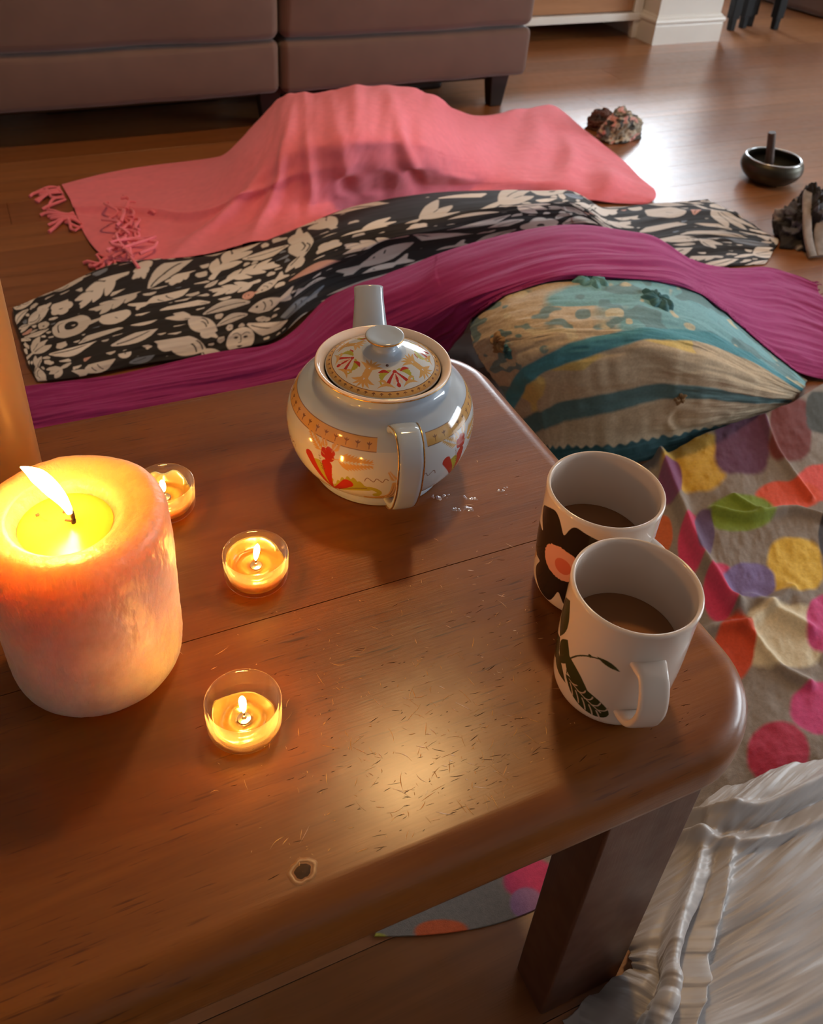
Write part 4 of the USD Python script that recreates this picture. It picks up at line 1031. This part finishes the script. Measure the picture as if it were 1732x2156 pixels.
c1 = np.interp(bu, [0, 1, 2, 3, 4, 5, 6], [5.0, 4.15, 3.65, 3.2, 2.75, 2.2, 2.4])
c2 = np.interp(bu, [0, 1, 2, 3, 4, 5, 6], [5.7, 5.35, 5.1, 4.85, 4.6, 4.6, 4.6])
wob = .10 * noise2(U * 14, Vv * 3, 45)
BEIGE, TEAL, DTEAL = np.array((.45, .345, .225)), np.array((.060, .235, .285)), np.array((.045, .135, .150))
col = np.ones(G.shape) * BEIGE * (1 + .22 * noise2(U * 60, Vv * 40, 46))[..., None]
def lay(mask, c):
    m = np.clip(mask, 0, 1)[..., None]; col[:] = col * (1 - m) + np.asarray(c) * m
up = np.clip((c1 - row) * 6, 0, 1)
lay(up * np.clip((U - .40 + .25 * noise2(U * 10, Vv * 14, 47) + .12 * (row < 2.2)) * 14, 0, .85), (.10, .33, .39))            # the right of the top is washed teal
lay(up * np.clip((noise2(U * 16, Vv * 20, 48, 2) - .04) * 30, 0, .9), (.11, .20, .21))                  # grey-teal leaf blotches
lay(up * np.clip((noise2(U * 24 + 9, Vv * 26, 49, 2) - .13) * 30, 0, .85), (.52, .44, .28))
lay(np.clip((noise2(U * 7 + 2, row * 1.6, 50, 2) - .06) * 14, 0, .8) * (row > c1) * (row < c2 - .2) * (U < .66), (.60, .43, .11))    # ochre wash between the bands
lay(np.clip((.27 - abs(row - c1 + wob)) * 16, 0, 1), TEAL)
lay(np.clip((.26 - abs(row - c2 + wob)) * 14, 0, .92), DTEAL)
lay(np.clip((row - 6.02 + 2.5 * wob + .05 * np.sin(U * 190)) * 14, 0, 1), (.018, .075, .085))
cush = thing('cushion', 'large cushion in a teal and beige striped cover with raised cloth flowers', 'cushion')
cloth_mesh('cover', G, M['teal'], col, cush)


mag = thing('scarf', 'plain magenta cotton scarf laid over the teal and beige cushion, with a frayed right edge', 'scarf')
G = GP
cloth_mesh('scarf_cloth', G, M['purple'], parent=mag)
ms = []
for q in range(26):
    e = G[int(8 + q * 9), -1]; w = np.array([r.gauss(.010, .003), r.gauss(0, .004), 0])
    ms.append(sweep(np.array([e, e + w * .5 + [0, 0, .002], e + w]), .0009, 5))
obj('frayed_threads', join(ms), M['purple'], mag)

G = GC


def rosette(c, nrm, rad, seed, hgt=.012, petals=6):
    """A gathered cloth flower."""
    a = np.linspace(0, 2 * PI, 60, endpoint=False); rr = np.linspace(1, 0, 10)
    z = np.array(nrm, float); z /= np.linalg.norm(z); x = np.cross([0, 1, 0.1], z); x /= np.linalg.norm(x); yv = np.cross(z, x)
    V = []
    for q in rr:
        s = rad * q * (1 + .16 * np.cos(petals * a + seed)); h = hgt * (math.sin(PI * min(1, q * 1.02)) ** .7 + .25 * (1 - q)) * (1 + .4 * np.cos(petals * a + seed) * q) + .0015 * np.sin(13 * a + 9 * q + seed) - .003 * (q == 1)
        V.append(c + s[:, None] * (np.cos(a)[:, None] * x + np.sin(a)[:, None] * yv) + h[:, None] * z)
    return np.array(V).reshape(-1, 3), grid_faces(10, 60, True)


M['flower_teal'] = plain('cloth_flower_teal', (.05, .15, .17), .9, var=.2, scale=120)
M['flower_light'] = plain('cloth_flower_light', (.12, .29, .31), .9, var=.2, scale=120)
M['flower_ochre'] = plain('cloth_flower_ochre', (.30, .17, .07), .9, var=.2, scale=120)
NG = normals(G)
for fu, fv, rad, mm, pt in ((.405, .215, .027, 'flower_light', 7), (.585, .275, .026, 'flower_teal', 7), (.20, .16, .017, 'flower_ochre', 5), (.10, .44, .016, 'flower_ochre', 5), (.12, .49, .012, 'flower_teal', 5), (.26, .20, .012, 'flower_teal', 5), (.615, .70, .011, 'flower_ochre', 5)):
    i, j = int(fv * 419), int(fu * 639)
    obj('cloth_flower', rosette(G[i, j], NG[i, j], rad, fu * 30, rad * .24, pt), M[mm], cush, smooth=True)

# --- grey felted blanket with coloured spots
BLK = [
 [(1140, 1000, 0), (1280, 1000, 0), (1385, 962, .012), (1480, 912, .028), (1570, 880, .034), (1650, 850, .036), (1740, 800, .03), (1840, 760, .02)],
 [(1110, 1060, 0), (1270, 1060, 0), (1415, 1050, .016), (1520, 1020, .026), (1610, 1000, .03), (1690, 980, .03), (1790, 950, .03), (1890, 900, .02)],
 [(1075, 1200, 0), (1260, 1200, 0), (1462, 1180, .018), (1550, 1160, .022), (1640, 1150, .025), (1730, 1130, .025), (1840, 1100, .02), (1960, 1050, .02)],
 [(1040, 1330, 0), (1250, 1320, 0), (1500, 1310, .016), (1580, 1300, .02), (1680, 1290, .022), (1780, 1270, .02), (1900, 1240, .02), (2020, 1200, .02)],
 [(970, 1550, 0), (1240, 1500, 0), (1480, 1470, .008), (1600, 1450, .014), (1720, 1430, .015), (1840, 1410, .015), (1960, 1380, .012), (2090, 1340, .01)],
 [(870, 1760, 0), (1150, 1720, 0), (1450, 1620, .004), (1600, 1600, .008), (1750, 1580, .01), (1880, 1560, .01), (2000, 1520, .008), (2130, 1480, .006)],
 [(775, 1978, 0), (1125, 1922, 0), (1420, 1760, 0), (1600, 1700, 0), (1750, 1670, 0), (1880, 1650, 0), (2020, 1600, 0), (2160, 1550, 0)],
]
G = net(BLK, 520, 480, 1.0); U, Vv = uv(G)
fn = .012 * noise2(U * 7 - Vv * 5, Vv * 6 + U * 2, 51, 2) + .007 * noise2(U * 17, Vv * 15, 52) + .002 * noise2(U * 50, Vv * 50, 53)
def ridge(pts, h, w, one=None):
    """A raised fold along a line of photograph points on the floor."""
    q = np.array([P(a, b, .015)[:2] for a, b in pts]); L = shapely.LineString(curve_pts(q, 40)); shapely.prepare(L)
    d = shapely.distance(L, shapely.points(G[..., 0], G[..., 1])); return h * np.exp(-(d / w) ** 2)
fn += ridge([(1390, 960), (1435, 1080), (1480, 1190), (1545, 1288)], .020, .010) + ridge([(1545, 1290), (1580, 1270), (1640, 1300), (1700, 1330)], .010, .010) + ridge([(1500, 1085), (1580, 1100), (1650, 1088), (1732, 1105)], .013, .008)
fn += ridge([(1600, 900), (1650, 1000), (1700, 1060)], .010, .006) + ridge([(1480, 1330), (1570, 1330), (1630, 1400), (1700, 1440)], .010, .008) + ridge([(1540, 1060), (1590, 1090)], .008, .006) + ridge([(1560, 1330), (1660, 1250)], .008, .007)
G = folds(G, fn, .002)
GREY = np.array((.215, .175, .145))
col = np.ones(G.shape) * GREY * (1 + .10 * noise2(U * 30, Vv * 30, 54))[..., None]
SPOTS = [(1455, 985, 66, 62, (.50, .29, .02), 1), (1555, 945, 56, 68, (.105, .030, .075), 1), (1655, 920, 44, 70, (.14, .022, .018), 1), (1722, 1030, 52, 36, (.62, .075, .06), 0), (1652, 1058, 66, 30, (.60, .07, .025), 0), (1552, 1092, 70, 36, (.165, .235, .020), 0),
         (1722, 885, 34, 46, (.04, .042, .034), 1), (1668, 1200, 56, 58, (.60, .37, .035), 1), (1452, 1150, 26, 62, (.50, .035, .11), 0), (1512, 1255, 34, 62, (.50, .035, .11), 0), (1478, 1130, 22, 52, (.10, .06, .13), 0), (1572, 1235, 54, 42, (.155, .11, .26), 0),
         (1645, 1345, 84, 66, (.56, .48, .33), 1), (1545, 1365, 42, 66, (.50, .055, .015), 0), (1735, 1318, 46, 60, (.50, .05, .18), 0), (1722, 1490, 58, 56, (.48, .045, .16), 0), (1640, 1585, 64, 66, (.36, .02, .055), 0), (1408, 1020, 24, 46, (.16, .04, .12), 0), (1396, 1125, 18, 40, (.48, .10, .025), 0),
         (1740, 1135, 24, 56, (.035, .03, .035), 0), (1120, 1838, 56, 44, (.50, .04, .12), 0), (1112, 1890, 34, 32, (.30, .15, .28), 0), (930, 1950, 60, 26, (.60, .10, .02), 0), (792, 1968, 26, 14, (.40, .36, .04), 0), (1850, 1200, 60, 60, (.5, .3, .03), 0), (1870, 1400, 70, 60, (.16, .24, .02), 0), (1300, 1400, 60, 80, (.16, .11, .26), 0), (1250, 1150, 60, 50, (.5, .3, .03), 0), (1150, 1260, 50, 50, (.5, .04, .14), 0), (1120, 1480, 60, 60, (.5, .08, .02), 0), (1000, 1600, 50, 60, (.16, .24, .02), 0), (1010, 1780, 50, 50, (.16, .05, .14), 0), (1230, 1040, 40, 40, (.16, .24, .02), 0), (1300, 1600, 50, 50, (.5, .3, .03), 0), (1930, 1300, 60, 60, (.5, .05, .16), 0), (1980, 1130, 50, 50, (.5, .08, .02), 0)]
wb = noise2(G[..., 0] * 22, G[..., 1] * 22, 55)
for px, py, rx, ry, c, sq in SPOTS:
    c0 = P(px, py, .012)[:2]; J = np.stack([P(px + rx, py, .012)[:2] - c0, P(px, py + ry, .012)[:2] - c0], 1)
    q = (G[..., :2] - c0) @ np.linalg.inv(J).T
    d = (np.abs(q) ** (3.2 if sq else 2.1)).sum(-1) ** (1 / (3.2 if sq else 2.1)) + .28 * wb
    m = np.clip((1.0 - d) * 7 + .5, 0, 1)[..., None]
    col = col * (1 - m) + np.array(c) * m
cloth_mesh('spotted_blanket', G, M['felt'], col)
tag(stage.GetPrimAtPath('/World/spotted_blanket'), 'grey felted wool blanket with big coloured spots, reaching under the table', 'blanket')

# --- silver satin sheet, bottom right
SAT = [
 [(1452, 1712, .012), (1510, 1668, .03), (1580, 1642, .035), (1660, 1612, .035), (1750, 1590, .03), (1870, 1560, .03), (2010, 1520, .02)],
 [(1425, 1750, .02), (1505, 1712, .045), (1585, 1700, .05), (1670, 1680, .05), (1770, 1655, .04), (1890, 1620, .03), (2040, 1580, .02)],
 [(1396, 1815, .025), (1490, 1790, .05), (1575, 1790, .045), (1670, 1780, .04), (1785, 1760, .035), (1920, 1730, .03), (2080, 1690, .02)],
 [(1345, 1908, .025), (1462, 1890, .055), (1550, 1900, .04), (1660, 1900, .04), (1790, 1890, .035), (1940, 1870, .03), (2110, 1840, .02)],
 [(1312, 1988, .025), (1420, 2000, .06), (1500, 2020, .03), (1630, 2020, .035), (1780, 2020, .03), (1950, 2010, .03), (2140, 1990, .02)],
 [(1322, 2030, .03), (1395, 2100, .06), (1470, 2130, .03), (1610, 2150, .03), (1780, 2160, .03), (1960, 2150, .03), (2160, 2130, .02)],
 [(1255, 2085, .008), (1360, 2190, .05), (1450, 2240, .03), (1600, 2270, .03), (1780, 2290, .03), (1970, 2300, .02), (2180, 2290, .02)],
 [(1175, 2145, .0), (1290, 2330, .02), (1420, 2400, .02), (1590, 2430, .02), (1780, 2450, .02), (1980, 2460, .01), (2200, 2460, .01)],
]
G = net(SAT, 420, 400, 1.2); U, Vv = uv(G)
dg = Vv * 9 + U * 5.5
fn = .020 * noise2(dg * 1.1, U * 3 - Vv * 1.5, 61, 2) + .010 * noise2(dg * 2.6 + 4, U * 3.2, 62, 2) + .003 * noise2(dg * 6, U * 6, 63)
for u0, sl_, h, w, v0, dv in ((.155, .06, .030, .022, .75, .38), (.215, .02, -.020, .02, .75, .35), (.27, .05, .018, .02, .72, .35), (.09, .0, -.012, .02, .8, .3)):
    fn += h * np.exp(-((U - u0 - sl_ * (Vv - .5)) / w) ** 2) * np.exp(-((Vv - v0) / dv) ** 2)
for v0, h, w in ((.10, .012, .018), (.16, -.010, .02), (.21, .010, .02)):
    fn += h * np.exp(-((Vv - v0 - .05 * np.sin(U * 5)) / w) ** 2)
G = folds(G, fn, .004)
cloth_mesh('satin_sheet', G, M['satin'])
tag(stage.GetPrimAtPath('/World/satin_sheet'), 'crumpled silver satin sheet on the floor beside the table leg, bottom right', 'sheet')

# ------------------------------------------------------------------ cloth bundles on the floor
def bundle(c, sx, sy, h, seed, colfn, nr=70, nt=160, crump=.5):
    a = (np.arange(nt) * 2 * PI / nt)[None]; e = np.linspace(0, PI / 2, nr)[:, None]
    D = np.stack([np.cos(e) * np.cos(a), np.cos(e) * np.sin(a), np.sin(e) + 0 * a], -1)
    q = meshkit.fbm(D * 2.3 + seed, 3, seed) - .5; q2 = np.abs(meshkit.fbm(D * 5 + seed * 2, 3, seed + 1) - .5)
    s = 1 + crump * (q * 1.5 - q2 * .9)
    V = D * s[..., None] * [sx, sy, h]; V[..., 2] = np.maximum(V[..., 2], 0.001)
    return V, colfn(D, V), grid_faces(nr, nt, True)


def bundle_print(seed, base, inks, sc=16, thr=.06):
    def f(D, V):
        col = np.ones(V.shape) * base
        for k, c in enumerate(inks):
            m = np.clip((meshkit.fbm(V * sc * (1 + .3 * k) + 5 * k, 2, seed + k) - .5 - thr) * 30, 0, 1)[..., None]; col = col * (1 - m) + np.array(c) * m
        return col
    return f


c = P(1302, 288, 0); b1 = thing('cloth_bundle', 'small crumpled floral cloth bundle on the floor behind the end of the pink shawl', 'cloth bundle', (c[0], c[1], 0.0005), .35)
V, col, Fc = bundle(c, .085, .05, .075, 3, bundle_print(71, (.26, .22, .17), [(.10, .085, .07), (.62, .30, .26), (.50, .42, .32), (.05, .045, .04)], 26, .05), crump=.42)
dense('bundle_cloth', V.reshape(-1, 3), Fc, M['scarf'], b1, col.reshape(-1, 3))
c = P(1262, 268, 0); V, col, Fc = bundle(c, .05, .035, .05, 6, bundle_print(75, (.10, .035, .02), [(.05, .03, .025)], 20, .05), crump=.5)
o = P(1302, 288, 0); dx, dy = (c - o)[:2]; ca, sa = math.cos(-.35), math.sin(-.35)
dense('bundle_tail', V.reshape(-1, 3) + [dx * ca - dy * sa, dx * sa + dy * ca, 0], Fc, M['scarf'], b1, col.reshape(-1, 3))
c = P(1690, 500, 0); b2 = thing('cloth_bundle', 'dark knotted bundle of printed cloth at the right edge, beside the black scarf', 'cloth bundle', (c[0], c[1], 0.0005), .3)
V, col, Fc = bundle(c, .085, .075, .115, 9, bundle_print(81, (.022, .017, .016), [(.30, .26, .24), (.014, .011, .011), (.10, .10, .12)], 13, .03), crump=.75)
dense('bundle_cloth', V.reshape(-1, 3), Fc, M['scarf'], b2, col.reshape(-1, 3))
V, col, Fc = bundle(c, .06, .06, .08, 14, bundle_print(84, (.03, .024, .022), [(.36, .31, .29)], 14, .02), crump=.7)
dense('bundle_knot', V.reshape(-1, 3) + [.075, .02, 0], Fc, M['scarf'], b2, col.reshape(-1, 3))
M['strap'] = plain('cream_cotton', (.30, .26, .24), .85, var=.35, scale=40)
for pts, w in (([(-.095, -.075, .008), (-.075, -.04, .04), (-.045, -.005, .085), (-.01, .02, .108), (.03, .03, .11)], .010), ([(-.075, -.085, .008), (-.045, -.05, .045), (-.015, -.03, .08), (.0, -.012, .095)], .012), ([(.03, .01, .10), (.055, -.02, .085), (.075, -.05, .05)], .009)):
    obj('cloth_strip', sweep(curve_pts(pts, 24), w, 12, flat=(1, .5)), M['strap'], b2)

# ------------------------------------------------------------------ singing bowl and its mallet
BC = (1.895, 1.719, 0.0)
sb = thing('singing_bowl', 'dark bronze singing bowl with a bright rim on the bare floor', 'singing bowl', BC)
bo = curve_pts([(0.0, 0.0), (0.036, 0.0), (0.046, 0.0025), (0.062, 0.012), (0.076, 0.027), (0.0815, 0.042), (0.0800, 0.054), (0.0745, 0.0635), (0.0728, 0.0655)], 60)
bi = curve_pts([(0.0672, 0.0655), (0.0690, 0.058), (0.0735, 0.045), (0.0690, 0.028), (0.052, 0.012), (0.0, 0.007)], 50)
obj('bowl_body', lathe(np.vstack([bo, bi]), 120), M['bowl'], sb, smooth=50)
obj('bowl_rim', lathe(round_profile([(0.0726, 0.0650), (0.0740, 0.0662), (0.0734, 0.0682), (0.0705, 0.0688), (0.0672, 0.0680), (0.0668, 0.0650)], 4, .001), 120), M['bowl_rim'], sb, smooth=50, label='bright polished rim')
mt = thing('mallet', 'short wooden mallet standing in the singing bowl', 'mallet', (1.8965, 1.7215, 0.0085))
top = np.array([1.8700, 1.7285, 0.133]) - [1.8965, 1.7215, 0.0085]
obj('shaft', sweep(np.array([[0, 0, 0.0], top * .03, top * .5, top * .97, top]), [.010, .0108, .0106, .0104, .0092], 20), M['mallet'], mt)
obj('grip', sweep(np.array([top * .18 + [0, 0, 0], top * .20, top * .50, top * .52]), [.0106, .0113, .0113, .0106], 20), M['mallet'], mt)

# ------------------------------------------------------------------ sofa
sofa = thing('sofa', 'long brown suede sofa with split front panels on short dark legs', 'sofa')


def puffy(x0, x1, y0, y1, z0, z1, r=.022, bulge=.012, face='front', seed=0):
    m = rbox(x0, x1, y0, y1, z0, z1, r, 5).refine_to_length(.045)
    v, f = arr(m); cx, cz = (x0 + x1) / 2, (z0 + z1) / 2
    k = np.clip(1 - ((v[:, 0] - cx) / ((x1 - x0) / 2)) ** 4, 0, 1) * np.clip(1 - ((v[:, 2] - cz) / ((z1 - z0) / 2)) ** 2, 0, 1)
    v = v.copy(); v[:, 1] -= np.where(v[:, 1] < (y0 + y1) / 2, bulge * k, 0)
    v += (meshkit.fbm(v * 5, 2, seed) - .5)[:, None] * [0, .008, .006]
    return trimesh.Trimesh(v, f, process=False)


XS, XE, Xl = 0.757, 1.527, -1.15
for a, b, s_ in ((Xl, -.013, 1), (-.007, XS - .003, 2), (XS + .003, XE, 3)):
    obj('front_panel', puffy(a, b, 2.402, 2.52, .098, .237, .020, .010, seed=s_), M['sofa'], sofa, smooth=50)
    obj('seat_front', puffy(a, b, 2.398, 2.56, .238, .445, .026, .014, seed=s_ + 5), M['sofa'], sofa, smooth=50)
    obj('seat_cushion', puffy(a, b, 2.42, 3.06, .40, .50, .035, .0, seed=s_ + 9), M['sofa'], sofa, smooth=50)
    obj('back_cushion', puffy(a, b, 2.98, 3.22, .44, .92, .06, .02, seed=s_ + 12), M['sofa'], sofa, smooth=50)
obj('side_panel', puffy(XE - .05, XE + .0, 2.45, 3.28, .099, .44, .02, 0, seed=20), M['sofa'], sofa, smooth=50)
obj('side_panel', puffy(Xl, Xl + .05, 2.45, 3.28, .099, .44, .02, 0, seed=21), M['sofa'], sofa, smooth=50)
obj('back_panel', puffy(Xl, XE, 3.18, 3.30, .099, .86, .03, 0, seed=22), M['sofa'], sofa, smooth=50)
obj('underside', rbox(Xl + .04, XE - .06, 2.46, 3.25, .075, .12, .01), M['dark'], sofa)
obj('recliner_base', rbox(XS + .05, XE - .20, 2.56, 3.1, .022, .08, .012), M['dark'], sofa)
obj('recliner_base', rbox(XS - .60, XS - .12, 2.60, 3.1, .022, .08, .012), M['dark'], sofa)
for lx, ly in ((1.452, 2.455), (XS - .02, 2.47), (-.9, 2.455), (1.452, 3.2), (-.9, 3.2), (XS - .02, 3.2)):
    t = [(-.021, -.018, 0), (.021, .018, 0), (-.032, -.026, .1), (.032, .026, .1)]
    m = manifold3d.Manifold.batch_hull([rbox(lx - .020, lx + .020, ly - .018, ly + .018, 0, .006, .003), rbox(lx - .031, lx + .031, ly - .026, ly + .026, .094, .104, .003)])
    obj('leg', m, M['dark'], sofa)

# ------------------------------------------------------------------ low cabinet, stool, armchair at the back
cab = thing('cabinet', 'low cabinet with pale wood front above a white rail, beside the white wall end', 'cabinet')
CB0, CB1, CYF = 1.56, 2.398, 3.03
obj('bottom_rail', rbox(CB0, CB1 + .012, CYF - .012, CYF + .40, .068, .096, .003), M['gloss_white'], cab)
obj('drawer_front', rbox(CB0 + .02, CB1 - .035, CYF + .002, CYF + .022, .099, .335, .004), M['cab_wood'], cab, label='pale wood drawer front')
obj('stile', rbox(CB1 - .032, CB1 + .008, CYF - .004, CYF + .40, .096, .345, .003), M['gloss_white'], cab)
obj('carcass', rbox(CB0, CB1 - .032, CYF + .024, CYF + .40, .096, .345, .003), M['gloss_white'], cab)
obj('back_panel', rbox(CB0, CB1 - .03, CYF + .37, CYF + .39, 0.001, .10, .002), M['dark'], cab)  # added dark panel, blocks the bright view so the gap underneath looks shaded
obj('top', rbox(CB0 - .01, CB1 + .012, CYF - .015, CYF + .41, .345, .375, .004), M['gloss_white'], cab)
for x in (CB0 + .01, CB1 - .018):
    for y in (CYF + .0, CYF + .36):
        obj('foot', manifold3d.Manifold.batch_hull([rbox(x - .001, x + .020, y, y + .022, 0, .006, .002), rbox(x - .008, x + .028, y - .004, y + .030, .060, .070, .002)]), M['gloss_white'], cab)
st = thing('stool', 'black wooden stool with square legs, beyond the white wall end', 'stool')
LEGS = [P(1538, 64)[:2], P(1563, 59)[:2] + [0, .0], P(1583, 57)[:2] + [.0, .02], P(1630, 62)[:2]]
SX0, SX1 = LEGS[0][0], LEGS[3][0]
for q, l in enumerate(LEGS):
    obj('leg', manifold3d.Manifold.batch_hull([rbox(l[0] - .012, l[0] + .012, l[1] - .008, l[1] + .016, 0, .045, .002), rbox(l[0] - .013, l[0] + .013, l[1] - .008, l[1] + .018, .04, .05, .002)]), M['black'], st)
    obj('leg_sleeve', rbox(l[0] - .020, l[0] + .020, l[1] - .012, l[1] + .024, .045, .62, .003), M['black'], st)
obj('seat', rbox(SX0 - .05, SX1 + .05, 2.99, 3.20, .60, .64, .012), M['black'], st)
obj('crossbar', rbox(SX0, SX1, 3.055, 3.075, .30, .33, .004), M['black'], st)
ac = thing('armchair', 'brown upholstered armchair base in the far top right corner', 'armchair', (3.43, 3.36, 0), math.radians(8))
obj('base_panel', rbox(0, .85, -.30, .55, .004, .30, .03, 5), M['sofa'], ac, smooth=50)
obj('seat_cushion', rbox(.02, .83, -.28, .40, .29, .44, .05, 5), M['sofa'], ac, smooth=50)
obj('back_cushion', rbox(.02, .83, .36, .56, .29, .88, .06, 5), M['sofa'], ac, smooth=50)
